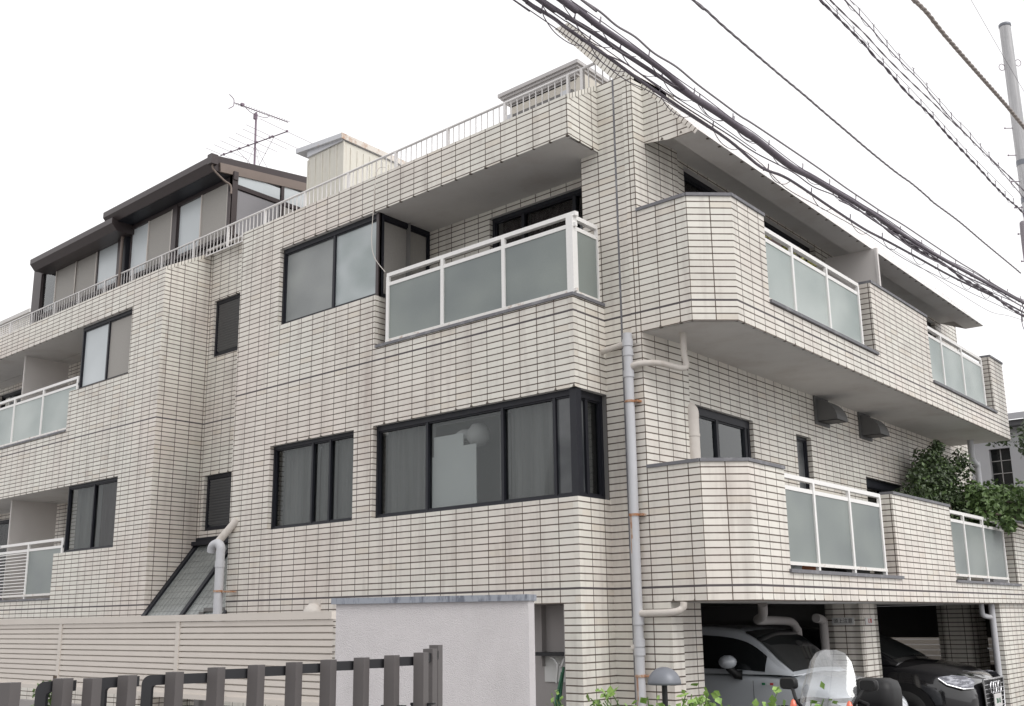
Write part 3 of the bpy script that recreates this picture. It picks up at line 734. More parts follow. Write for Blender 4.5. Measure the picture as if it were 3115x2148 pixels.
# ------------------------------------------------------------------ drainpipes, vents
m = MB(); R_ = .047; X0 = -6.455; Y0 = YP-.075
m.tube([(X0, Y0, 2.80), (X0-.005, Y0, GROUND+.02)], R_, 16)
for z in (2.70, 2.60, 2.38, -.02, -.22, -.30): m.tube([(X0, Y0, z+.035), (X0, Y0, z-.035)], R_+.008, 16)
jm = m.build('drainpipe', 'pipe_grey', bld); jm['label'] = 'tall grey drainpipe on the corner pier with rusty brackets'
b = MB(); b.tube(catmull([(X0, Y0, 2.70), (X0-.12, Y0-.0, 2.69), (X0-.30, Y0, 2.67), (X0-.37, Y0+.03, 2.66)]), .030, 10); b.build('pipe_branch', 'pipe_cream', jm)
b = MB(); b.tube(catmull([(X0, Y0+.01, 2.44), (X0+.10, Y0+.02, 2.47), (X0+.27, Y0+.14, 2.47), (X0+.40, Y0+.40, 2.44), (X0+.40, Y0+.40, 2.60), (X0+.40, Y0+.40, 2.81)]), .032, 10); b.build('pipe_branch', 'pipe_cream', jm)
b = MB(); b.tube(catmull([(X0, Y0, .05), (X0+.12, Y0, .05), (X0+.40, Y0, .055), (X0+.48, Y0+.04, .09), (X0+.49, Y0+.05, .145)]), .034, 10); b.build('pipe_branch', 'pipe_cream', jm)
b = MB(); b.tube([(X0, Y0, -.24), (X0-.07, Y0-.02, -.27)], .032, 10)
b.build('pipe_branch', 'pipe_cream', jm)
for z in (2.10, .98, -.52):
    b = MB(); b.tube([(X0, Y0, z+.012), (X0, Y0, z-.012)], R_+.007, 16); b.box((X0+.04, Y0, z-.01), (.05, 0, 0), (0, .09, 0), (0, 0, .02)); b.build('pipe_bracket', 'rust', jm)
for z in (.97, -.53):
    for k, (o, L) in enumerate(((-.030, .16), (-.018, .36), (-.006, .22))):
        b = MB(); b.box((X0+o, Y0-sqrt(max(R_**2-o*o, 0))-.002, z-L), (.009, 0, 0), (0, .004, 0), (0, 0, L)); b.build('rust_streak', 'rust', jm)
m = MB(); m.tube([(-12.66, 7.98, .93), (-12.665, 7.98, GROUND)], .058, 16); m.tube([(-12.66, 7.98, .80), (-12.66, 7.98, .72)], .065, 16)
p2 = m.build('drainpipe', 'pipe_grey', bld); p2['label'] = 'grey drainpipe with a knuckle bend at the stair recess'
b = MB(); b.tube(catmull([(-12.66, 7.98, .90), (-12.66, 7.98, .98), (-12.72, 7.97, 1.03), (-12.82, 7.96, 1.00), (-12.86, 7.97, .93)]), .058, 14); b.build('pipe_elbow', 'pipe_grey', p2)
b = MB(); b.tube([(-12.84, 7.98, .98), (-12.58, 8.16, 1.34)], .05, 14); b.build('pipe_branch', 'pipe_cream', p2)
b = MB(); b.tube([(-12.66, 7.98, .43), (-12.66, 7.98, .405)], .067, 16); b.box((-12.62, 7.98, .40), (.14, 0, 0), (0, .15, 0), (0, 0, .02)); b.build('pipe_bracket', 'rust', p2)
m = MB(); q = PB(-4.72, 17.62, 0)
m.tube([q+ZZ*.145, q+ZZ*GROUND], .045, 12); q2 = PB(-4.80, 17.40, 0)
m.tube(catmull([q2+ZZ*.145, q2+ZZ*.03, q2+ZZ*-.02+dB*.06, q+ZZ*-.05]), .036, 10)
m.box(q-nB*.12-ZZ*.50, nB*.12, dB*.01, ZZ*.014)
p3 = m.build('drainpipe', 'pipe_grey', bld); p3['label'] = 'grey drainpipe in front of the last garage pillar'
m = MB(); q = PB(-5.1, 18.9, 0)
m.tube(catmull([q+ZZ*2.80, q+ZZ*2.52, q+dB*.12+ZZ*2.44, q+dB*.25+ZZ*2.40, q+dB*.25+ZZ*2.3, q+dB*.25+ZZ*.4]), .05, 12)
p4 = m.build('drainpipe', 'pipe_grey', bld); p4['label'] = 'pale drainpipe rising behind the balcony shrub'
m = MB(); q = PB(-5.47, 10.07, 0); m.tube([q+ZZ*2.06, q+ZZ*.4], .078, 16); m.tube([q+ZZ*1.86, q+ZZ*1.83], .084, 16); m.tube(catmull([q+ZZ*2.0, q+ZZ*2.10, q+ZZ*2.15-nB*.07]), .078, 16)
p5 = m.build('vent_duct', 'pipe_cream', bld)
def hood(t):
    m = MB(); Rr, wd = .29, .36; prof = [(0, 0)]+[(Rr*sin(a), Rr*cos(a)) for a in [i*pi/2/7 for i in range(8)]]
    base = PB(-5.548, t-.05, 2.47)
    a = [base+nB*x+ZZ*z for x, z in [(0, Rr)]+[(Rr*sin(i*pi/2/7), Rr*cos(i*pi/2/7)) for i in range(8)]+[(0, 0)]]
    bq = [p+dB*wd for p in a]
    m.face(a); m.face(list(reversed(bq)))
    for i in range(1, 8): m.face([a[i], a[i+1], bq[i+1], bq[i]], smooth=True)
    m.box(base-dB*.05-ZZ*.04, nB*.02, dB*(wd+.10), ZZ*(Rr+.09))
    o = m.build('vent_hood', 'hood_grey', bld)
    s = MB(); s.box(base+nB*.03+dB*.03-ZZ*.004, nB*(Rr-.05), dB*(wd-.06), ZZ*.003); s.build('vent_opening', 'black_metal', o)
hood(13.62); hood(15.17)
# partition panel between the two top flats, party board on left balconies
m = MB(); m.box(PB(-5.5, 14.22, 3.3), nB*.70, dB*.03, ZZ*1.55); m.box(PB(-4.80, 14.21, 3.3), nB*.035, dB*.05, ZZ*1.55)
m.build('partition_board', 'partition', bld)
for z0, z1 in ((3.14, 4.905), (.39, 2.23)):
    m = MB(); m.box((-20.18, YC+.22, z0), (-.07, .85, 0), (.02, .002, 0), (0, 0, z1-z0)); m.box((-20.185, YC+.20, z0), (.03, 0, 0), (0, .03, 0), (0, 0, z1-z0)); m.build('partition_board', 'partition', bld)
# sloping glass roof in the recess
m = MB(); tz, ty, bz, by = 1.17, YR-.01, .10, 8.12
def sk(x, w_):
    m.bar(Vector((x, ty, tz)), Vector((x+.08, by, bz)), w_, .06)
for x, w_ in ((-14.88, .085), (-13.86, .075), (-12.82, .06)): sk(x, w_)
m.box((-15.0, ty-.10, tz-.02), (2.2, 0, 0), (0, .09, 0), (0, 0, .06)); m.box((-15.0, ty-.02, tz-.02), (2.2, 0, 0), (0, .02, 0), (0, 0, .12))
so = m.build('sloping_glass_roof', 'bronze', bld)
for x0, x1 in ((-14.84, -13.90), (-13.82, -12.86)):
    q = MB(); q.face([(x0, ty, tz-.01), (x1, ty, tz-.01), (x1+.08, by, bz-.01), (x0+.08, by, bz-.01)][::-1]); q.build('pane', 'wire_glass', so)
    q = MB()
    for i in range(1, 9): q.bar(Vector((x0+(x1-x0)*i/9, ty, tz+.002)), Vector((x0+(x1-x0)*i/9+.08, by, bz+.002)), .0022, .002)
    for i in range(1, 12):
        t = i/12; q.bar(Vector((x0+.08*t, ty+(by-ty)*t, tz+(bz-tz)*t+.002)), Vector((x1+.08*t, ty+(by-ty)*t, tz+(bz-tz)*t+.002)), .0022, .002)
    q.build('wire_mesh', 'hood_grey', so)
# small round vent cap on the low wall of the front
m = MB(); m.box((-10.95, YC-.01, .20), (.22, 0, 0), (0, .02, 0), (0, 0, .07)); m.lathe((-10.84, YC-.02, .14), [(0.0, .09), (.05, .085), (.10, .05), (.125, 0), (.125, -.06)], 18); m.build('vent_cap', 'pipe_cream', bld)

# ------------------------------------------------------------------ garage level
m = MB()
for p0, t0, dp, dt in ((-5.2, 13.58, .435, .62), (-5.2, 18.45, .59, .55)):
    c = PB(p0, t0, 0)
    m.slab(c, Vector((-nB.x, -nB.y, 0)), dp, -dB, .1, GROUND, .148, uoff=.1)
    m.slab(c, dB, dt, nB, .1, GROUND, .148, uoff=t0+.14)
    m.slab(c-nB*dp, dB, dt, -nB, .1, GROUND, .148); m.slab(c+dB*dt, Vector((-nB.x, -nB.y, 0)), dp, dB, .1, GROUND, .148)
m.slab(PB(-4.64, 17.75, 0), dB, 9, nB, .12, GROUND, .146, uoff=.05)
m.build('garage_pillar', ['tile', 'soffit'], bld)
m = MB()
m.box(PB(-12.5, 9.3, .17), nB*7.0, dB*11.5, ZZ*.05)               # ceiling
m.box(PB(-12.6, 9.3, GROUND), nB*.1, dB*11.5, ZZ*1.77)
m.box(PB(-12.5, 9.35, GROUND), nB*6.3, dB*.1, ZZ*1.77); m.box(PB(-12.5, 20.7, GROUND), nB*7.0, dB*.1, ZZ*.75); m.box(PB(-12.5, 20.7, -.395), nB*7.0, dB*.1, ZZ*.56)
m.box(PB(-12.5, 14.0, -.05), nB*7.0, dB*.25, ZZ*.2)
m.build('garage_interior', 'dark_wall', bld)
m = MB(); q = PB(-5.9, 12.9, 0)
m.tube(catmull([PB(-5.2, 10.9, .14), PB(-5.3, 11.1, .02), PB(-5.5, 11.4, -.03), PB(-5.75, 12.4, -.04), PB(-5.8, 12.9, -.06), PB(-5.8, 13.05, -.14), PB(-5.8, 13.1, -.3), PB(-5.8, 13.1, -1.5)]), .05, 10)
m.tube(catmull([PB(-5.6, 13.2, -.02), PB(-5.6, 13.38, -.05), PB(-5.6, 13.42, -.2), PB(-5.6, 13.42, -1.5)]), .055, 10)
g_ = m.build('drainpipe', 'inner_wall', bld); g_['label'] = 'grey pipes hanging under the garage ceiling'
# service niche by the pier: painted recess
m = MB()
m.box((-9.6, 8.62, GROUND), (2.7, 0, 0), (0, .05, 0), (0, 0, 1.75)); m.box((-9.6, YC+.06, .152), (2.7, 0, 0), (0, .55, 0), (0, 0, .03))
m.box((-7.02, YC+.061, GROUND), (.06, 0, 0), (0, .5, 0), (0, 0, 1.75)); m.box((-7.62, 8.55, -.45), (.012, 0, 0), (0, .07, 0), (0, 0, .6))
m.build('service_niche', 'inner_wall', bld)

# ------------------------------------------------------------------ rooftop sunroom
def part(mb, name, mat, parent, **k): return mb.build(name, mat, parent, **k)
sr = thing('rooftop_sunroom', 'brown glazed sunroom with a two level roof on the left of the roof terrace', 'sunroom', loc=(-17, 10, 5.3))
YS = 8.9; RF = 5.30
X0s, X1s, X2s = -21.45, -17.72, -14.27
dBs = dB
m = MB()
# posts and rails on the front
for x, w_, zt in ((X0s, .36, 6.98), (-17.96, .08, 7.0), (-14.42, .13, 6.98), (-16.10, .14, 6.9)):
    rb = 5.83 if x > -14.9 else RF
    m.box((x, YS, rb), (w_, 0, 0), (0, .10, 0), (0, 0, zt-rb))
m.box((X0s, YS+.01, 6.84), (X1s-X0s, 0, 0), (0, .08, 0), (0, 0, .13)); m.box((X1s, YS+.01, 6.86), (X2s-X1s, 0, 0), (0, .08, 0), (0, 0, .14))
m.box((X0s, YS+.01, 5.92), (X2s-X0s, 0, 0), (0, .08, 0), (0, 0, .06)); m.box((X0s, YS+.02, 5.80), (X2s-X0s, 0, 0), (0, .06, 0), (0, 0, .04))
# side frame along the side street direction
c0 = Vector((X2s-.02, YS, 0))
m.box(c0-dA*.08+ZZ*5.83, dA*.08, dBs*.10, ZZ*1.13)
m.box(c0-dA*.06+ZZ*6.74, dA*.05, dBs*2.6, ZZ*.07)
for t in (1.0, 2.0, 2.55): m.box(c0-dA*.07+dBs*t+ZZ*RF, dA*.055, dBs*.06, ZZ*1.80)
m.box(c0-dA*.06+ZZ*5.92, dA*.05, dBs*2.6, ZZ*.06)
part(m, 'frame', 'brown', sr)
m = MB(); m.box((-17.87, YS-.01, RF), (.22, 0, 0), (0, .11, 0), (0, 0, 1.68)); part(m, 'corner_post', 'bronze', sr)
def pane_(x0, x1, z0, z1, mat, y=YS+.05, st=True):
    q = MB(); q.box((x0, y, z0), (x1-x0, 0, 0), (0, .01, 0), (0, 0, z1-z0)); o = part(q, 'pane', mat, sr)
    if st:
        for a in (x0-.012, x1-.012):
            s = MB(); s.box((a, y-.02, z0), (.024, 0, 0), (0, .02, 0), (0, 0, z1-z0)); s.build('stile', 'pipe_cream' if mat == 'screen' else 'brown', o)
pane_(-21.09, -20.45, 5.98, 6.84, 'glass_bright'); pane_(-20.45, -19.62, 5.98, 6.84, 'screen', YS+.03); pane_(-19.62, -18.82, 5.98, 6.84, 'screen', YS+.04); pane_(-18.78, -18.02, 5.98, 6.84, 'frost_white')
pane_(-17.55, -16.92, 5.98, 6.86, 'frost_white'); pane_(-16.92, -16.14, 5.98, 6.86, 'screen', YS+.03)
pane_(-15.95, -15.22, 5.98, 6.86, 'frost_white'); pane_(-15.22, -14.44, 5.98, 6.86, 'screen', YS+.03)
q = MB(); q.box((-21.05, YS+.25, 5.95), (.6, 0, 0), (0, .01, 0), (0, 0, .85)); part(q, 'curtain', 'curtain_white', sr)
q = MB(); q.box((X0s, YS+.03, RF), (-14.97-X0s, 0, 0), (0, .05, 0), (0, 0, .50)); part(q, 'base_panel', 'rail_paint', sr)
for t0, t1, z0, z1, mt in ((.12, .98, 5.98, 6.72, 'glass_pale'), (1.06, 1.98, 5.98, 6.72, 'screen'), (.10, .98, 6.82, 7.02, 'frost_white'), (1.06, 1.98, 6.82, 7.08, 'frost_white'), (2.06, 2.55, 6.82, 7.10, 'frost_white'), (2.06, 2.55, 5.98, 6.72, 'screen')):
    q = MB(); q.box(c0-dA*.04+dBs*t0+ZZ*z0, dA*.01, dBs*(t1-t0), ZZ*(z1-z0)); part(q, 'pane', mt, sr)
q = MB(); q.box((-21.2, YS+2.6, RF), (6.8, 0, 0), (0, .05, 0), (0, 0, 1.5)); part(q, 'back_wall', 'inner_wall', sr)
q = MB(); q.box(c0-dA*.55+dBs*.7+ZZ*5.9, dA*.25, dBs*.3, ZZ*.22); part(q, 'dark_box', 'bronze', sr)
# two roofs, each with gutter board; the slope rises to the back
def sroof(x0, x1, ye, ze, depth, rise, th=.19, endcap=True):
    m = MB()
    A = [Vector((x0, ye, ze-th)), Vector((x0, ye, ze)), Vector((x0, ye+.04, ze+.02))]
    prof = [(ye+.10, ze-th), (ye+.02, ze-.13), (ye, ze-.11), (ye, ze-.01), (ye+.015, ze), (ye+.10, ze-.005), (ye+.12, ze+.03), (ye+depth, ze+.03+rise), (ye+depth, ze-.10+rise), (ye+.35, ze-th)]
    a = [Vector((x0-(y-ye)*.089, y, z)) for y, z in prof]; b = [Vector((x1-(y-ye)*.089, y, z)) for y, z in prof]
    for i in range(len(a)):
        j = (i+1) % len(a); m.face([a[i], a[j], b[j], b[i]][::-1])
    m.face(a[::-1]); m.face(b)
    return m
part(sroof(-20.72, -17.45, 8.5, 6.97, 3.0, .30, .22), 'roof', 'brown', sr)
r2 = part(sroof(-17.80, -14.30, 8.5, 7.15, 3.4, .42, .22), 'roof', 'brown', sr)
q = MB(); q.box((-17.9, 8.62, 6.925), (3.55, 0, 0), (0, .34, 0), (0, 0, .012)); q.build('roof_soffit', 'bronze', r2)
q = MB()
ga = Vector((-14.29, 8.66, 6.99)); gb = ga+dBs*3.3+ZZ*.40
q.bar(ga, gb, .03, .15); q.build('barge_board', 'brown_light', r2)
q = MB(); q.box((-14.36, 8.47, 7.0), (.12, 0, 0), (0, .12, 0), (0, 0, .16)); q.build('gutter_end', 'brown', r2); q = MB(); q.tube(catmull([(-14.30, 8.53, 7.02), (-14.31, 8.56, 6.93), (-14.30, 8.75, 6.80), (-14.28, 8.86, 6.74), (-14.27, 8.87, 6.6)]), .016, 8); q.build('gutter_pipe', 'brown_light', r2)
q = MB(); q.tube([(-14.33, 8.89, 6.65), (-14.33, 8.89, 5.83)], .022, 8); q.build('gutter_pipe', 'brown', r2); q = MB(); q.tube([(-17.70, 8.84, 6.95), (-17.70, 8.84, 5.4)], .028, 8); q.build('gutter_pipe', 'brown_light', r2)

# ------------------------------------------------------------------ antenna
an = thing('rooftop_antenna', 'thin television antenna with two arms on a mast above the sunroom', 'antenna', loc=(-16.2, 10.5, 7.4))
m = MB(); m.tube([(-16.13, 10.5, 7.4), (-16.16, 10.5, 8.11), (-16.18, 10.5, 9.22)], .019, 8)
for a in ((-.5, -.1), (.45, -.15), (.1, .5)): m.tube([(-16.17, 10.5, 8.55), (-16.13+a[0], 10.5+a[1], 7.75)], .003, 4)
m.build('mast', 'antenna_metal', an)
def yagi(a, b, elems, r=.012, side=None):
    m = MB(); a, b = Vector(a), Vector(b); m.tube([a, b], r, 6); d = (b-a).normalized(); s_ = side or d.cross(ZZ).normalized()
    for t, L in elems:
        c = a+(b-a)*t; m.tube([c-s_*L/2, c+s_*L/2], .0036, 4)
    return m, d
u1, u2 = Vector((-16.10, 9.97, 9.2)), Vector((-16.06, 11.13, 9.2))
m, d = yagi(u1, u2, [(.06+.94*i/20, .13) for i in range(21)], .009)
m.tube(catmull([u1-d*.10+ZZ*.13, u1-d*.01+ZZ*.07, u1]), .008, 5); m.tube(catmull([u1, u1-d*.01-ZZ*.07, u1-d*.10-ZZ*.15]), .008, 5)
m.box(u1+d*.13-ZZ*.02, (.05, 0, 0), (0, .06, 0), (0, 0, .05)); m.box(Vector((-16.21, 10.46, 9.08)), (.05, 0, 0), (0, .06, 0), (0, 0, .11))
m.tube(catmull([u1+d*.22, u1+d*.35-ZZ*.07, u1+d*.55-ZZ*.09, u1+d*.70-ZZ*.06, u1+d*.74]), .006, 5)
m.build('upper_arm', 'antenna_metal', an)
v1, v2 = Vector((-17.10, 10.36, 8.6)), Vector((-15.33, 10.62, 8.6))
m, d = yagi(v1, v2, [(.03, .8), (.16, .8), (.29, .9), (.42, .9), (.55, 1.0), (.68, 1.1), (.78, 1.25), (.99, 1.3)], .011)
for t in (.05, .16, .29, .42, .55, .74, .78, .99): m.box(v1+(v2-v1)*t-Vector((.015, .015, .012)), (.035, 0, 0), (0, .03, 0), (0, 0, .035))
m.tube([v1+d*.45, Vector((-16.15, 10.5, 8.1))], .004, 4); m.tube([v1+d*1.45, Vector((-16.12, 10.5, 8.0))], .004, 4)
m.build('lower_arm', 'antenna_metal', an)

# ------------------------------------------------------------------ beige shed on the roof
sh = thing('rooftop_shed', 'cream ribbed metal shed with a rusty edged slanting roof', 'shed', loc=(-13, 10.5, 5.3))
y0 = 9.65; xl, xr = -13.33, -12.44
m = MB(); zl, zr = 7.16, 7.16; dep = 1.65
a0, a1 = Vector((xl, y0, RF)), Vector((xr, y0, RF))
m.face([a0, a1, a1+ZZ*(zr-RF), a0+ZZ*(zl-RF)])
m.face([a1, a1+dB*dep, a1+dB*dep+ZZ*(zr-RF+.0), a1+ZZ*(zr-RF)]); m.face([a0+dB*dep, a0, a0+ZZ*(zl-RF), a0+dB*dep+ZZ*(zl-RF)])
for i in range(6): 
    x = xl+(xr-xl)*i/5-.015; m.box((x, y0-.014, RF), (.03, 0, 0), (0, .014, 0), (0, 0, zr-RF-.05*(1-i/5)))
for i in range(1, 12):
    p = a1+dB*(dep*i/12); m.box(p, (.012, 0, 0), dB*.03, ZZ*(zr-RF-.07))
m.build('wall', 'shed_panel', sh)
m = MB()
e = [Vector((xl-.24, y0-.08, 7.36)), Vector((xr+.03, y0-.08, 7.26)), Vector((xr+.03, y0-.08, 7.26))+dB*(dep+.2), Vector((xl-.24, y0-.08, 7.36))+dB*(dep+.2)]
m.face(e); m.face([p-ZZ*.075 for p in reversed(e)])
for i in (0, 2, 3):
    j = (i+1) % 4; m.face([e[i]-ZZ*.075, e[j]-ZZ*.075, e[j], e[i]])
m.box((xl+.0, y0-.03, 7.16), (xr-xl, 0, 0), (0, .02, 0), (0, 0, .10))
rf_ = m.build('roof', 'shed_roof', sh)
m = MB(); m.box(e[1]-ZZ*.085+dA*.002, dA*.012, e[2]-e[1], ZZ*.09); m.build('rusty_edge', 'rusty_edge', rf_)

# ------------------------------------------------------------------ stair house with layered eave
st = thing('rooftop_stair_house', 'small pale roof house with a layered grey eave behind the roof railing', 'roof house', loc=(-8.7, 10.5, 5.3))
m = MB(); a1 = Vector((-8.06, 10.1, RF)); a0 = Vector((-9.38, 10.1, RF))
m.box(a0, (1.32, 0, 0), dB*1.6, ZZ*1.52)
m.build('wall', 'ac_white', st)
m = MB(); m.box((-9.30, 10.06, 6.05), (1.05, 0, 0), (0, .05, 0), (0, 0, .62)); wd = m.build('window', 'dark_wall', st)
m = MB(); m.box((-9.05, 10.03, 6.05), (.55, 0, 0), (0, .02, 0), (0, 0, .36)); m.box((-8.42, 10.03, 6.05), (.12, 0, 0), (0, .02, 0), (0, 0, .62)); m.box((-9.40, 10.03, 6.05), (.10, 0, 0), (0, .02, 0), (0, 0, .62)); m.build('curtain', 'curtain_white', wd)
m = MB()
for i, (o, z, h) in enumerate(((0.0, 6.955, .05), (.028, 6.92, .034), (.055, 6.885, .034), (.085, 6.845, .038), (.12, 6.80, .04))):
    m.box(Vector((-9.50+o, 9.98+o, z)), (1.42-2*o, 0, 0), dB*(1.9-2*o), ZZ*h)
m.build('layered_eave', 'louvre_eave', st)

# ------------------------------------------------------------------ stucco wall with capstone, siding fence, post gate
sw = thing('boundary_wall', 'rough white stucco wall with a bluish stone cap', 'wall', loc=(-4.9, 4.5, GROUND))
La, Lb = Vector((-5.456, 4.261, 0)), Vector((-4.354, 4.783, 0))
dw = (Lb-La).normalized(); nw = Vector((dw.y, -dw.x, 0))
m = MB(); m.box(La+ZZ*GROUND, Lb-La, -nw*.118, ZZ*(.110-GROUND)); m.build('wall_body', 'stucco', sw)
m = MB(); L = (Lb-La).length; n = 24
cp_ = []
for s_ in range(1):
    m.box(La-dw*.025+nw*.02+ZZ*.110, dw*(L+.035), -nw*.155, ZZ*.036)
m.build('capstone', 'capstone', sw, bevel=.007)

fe = thing('siding_fence', 'long beige horizontal siding fence with a bright top cap', 'fence', loc=(-9, 4.7, GROUND))
m = MB(); YF = 4.7; zt = .075; pit = .0455
n = 0; z = zt-.05
while z > -.52:
    pr = [(-.008, 0), (.012, -.002), (.015, -pit*.82), (-.008, -pit*.86), (-.008, -pit)]
    for a, b in zip(pr[:-1], pr[1:]):
        m.face([(-16.5, YF-a[0], z+a[1]), (-16.5, YF-b[0], z+b[1]), (-6.03, YF-b[0], z+b[1]), (-6.03, YF-a[0], z+a[1])])
    z -= pit
m.build('siding_panel', 'siding', fe)
m = MB(); m.box((-16.5, YF-.028, zt-.048), (10.47, 0, 0), (0, .05, 0), (0, 0, .05)); m.build('top_cap', 'siding', fe, bevel=.004)
for x in (-7.98, -9.99, -12.0, -14.0):
    m = MB(); m.box((x-.026, YF-.022, -.55), (.052, 0, 0), (0, .03, 0), (0, 0, .55+zt-.05)); m.build('post', 'siding', fe)
m = MB(); m.box((-16.5, YF-.035, -.545), (10.47, 0, 0), (0, .05, 0), (0, 0, .035)); m.build('bottom_rail', 'siding', fe)
m = MB(); m.box((-16.5, YF-.02, GROUND), (10.47, 0, 0), (0, .08, 0), (0, 0, GROUND*-1-.66)); m.build('base_wall', 'inner_wall', fe)

ga_ = thing('post_gate', 'folding gate of square taupe posts joined by black loops', 'gate', loc=(-3.5, 2.3, GROUND))
GATE = [(-3.638, 1.539, -0.17), (-3.62, 1.702, -0.164), (-3.575, 1.903, -0.162), (-3.544, 2.061, -0.157), (-3.515, 2.207, -0.147), (-3.481, 2.35, -0.143), (-3.445, 2.489, -0.138), (-3.41, 2.619, -0.133), (-3.373, 2.747, -0.129), (-3.337, 2.867, -0.124), (-3.30, 2.985, -0.117), (-3.47, 3.19, -0.109), (-3.66, 3.40, -0.1)]
gx, gy = Vector((.935, .355, 0)).normalized(), Vector((-.355, .935, 0)).normalized()
PS = .044
for i, p in enumerate(GATE):
    p = Vector(p); q = MB(); q.box(Vector((p.x, p.y, GROUND))-gx*PS*.5, gx*PS, gy*PS, ZZ*(p.z-GROUND))
    if i == 1: q.box(Vector((p.x, p.y, GROUND))-gx*PS*.5+Vector((.035, .085, 0)), gx*PS*.9, gy*PS, ZZ*(p.z-GROUND-.002))
    q.build('post', 'post_taupe', ga_, bevel=.0025)
q = MB()
def loop_(a, b, drop, w_=.045):
    a, b = Vector(a)+gy*.07, Vector(b)+gy*.07; z = min(a.z, b.z)-.004
    d = (b-a); d.z = 0; L = d.length; d.normalize()
    n_ = 6; r = .03
    t = .012; h = .034
    pts = [(L, 0), (r, 0)]+[(r-r*sin(k*pi/2/n_), -r+r*cos(k*pi/2/n_)) for k in range(1, n_+1)]+[(0, -drop)]
    inn = [(L, -h), (h+.012, -h)]+[(h+.012-.012*sin(k*pi/2/n_), -h-.012+.012*cos(k*pi/2/n_)) for k in range(1, n_+1)]+[(h, -drop)]
    P3 = lambda u, v, k: a+d*u+ZZ*(z-a.z+v)+gy*t*k
    P3 = lambda u, v, k: Vector((a.x, a.y, z))+d*u+ZZ*v+gy*t*k
    for k in range(len(pts)-1):
        o0, o1, i0, i1 = pts[k], pts[k+1], inn[k], inn[k+1]
        q.face([P3(*o0, 0), P3(*o1, 0), P3(*i1, 0), P3(*i0, 0)]); q.face([P3(*i0, 1), P3(*i1, 1), P3(*o1, 1), P3(*o0, 1)])
        q.face([P3(*o0, 0), P3(*o0, 1), P3(*o1, 1), P3(*o1, 0)]); q.face([P3(*i0, 0), P3(*i1, 0), P3(*i1, 1), P3(*i0, 1)])
for i in range(0, 10):
    a, b = Vector(GATE[i]), Vector(GATE[i+1])
    fr__ = {0: .26, 1: .33, 2: .10}.get(i, -.06)
    if i < 3: loop_(a+(b-a)*fr__, b, 1.3)
    else: q.box(a+gy*.055-ZZ*.042, (b-a).xy.to_3d(), gy*.012, ZZ*.034)
loop_(Vector(GATE[9])+Vector((0, .1, .002)), Vector(GATE[11]), .3); loop_(Vector(GATE[9])+Vector((0, .1, .004)), Vector(GATE[12]), .3)
q.build('black_loop', 'black_metal', ga_)
q = MB()
for i in range(4, 11):
    p = Vector(GATE[i]); b0 = Vector((p.x, p.y, p.z-.155-.004*i))+gy*.03-gx*.05
    q.face([b0, b0+gx*.035, b0+gx*.035-ZZ*.055, b0+gx*.005-ZZ*.01]); q.box(b0, gx*.1, gy*.02, ZZ*.006); q.box(b0+gx*.02-ZZ*.06, gx*.06, gy*.02, ZZ*.06)
q.build('gate_bracket', 'black_metal', ga_)
q = MB(); q.box(Vector((GATE[9][0], GATE[9][1], GATE[9][2]-.24))+gy*.06, gx*.10, gy*.05, ZZ*.03); q.build('gate_latch', 'black_metal', ga_)

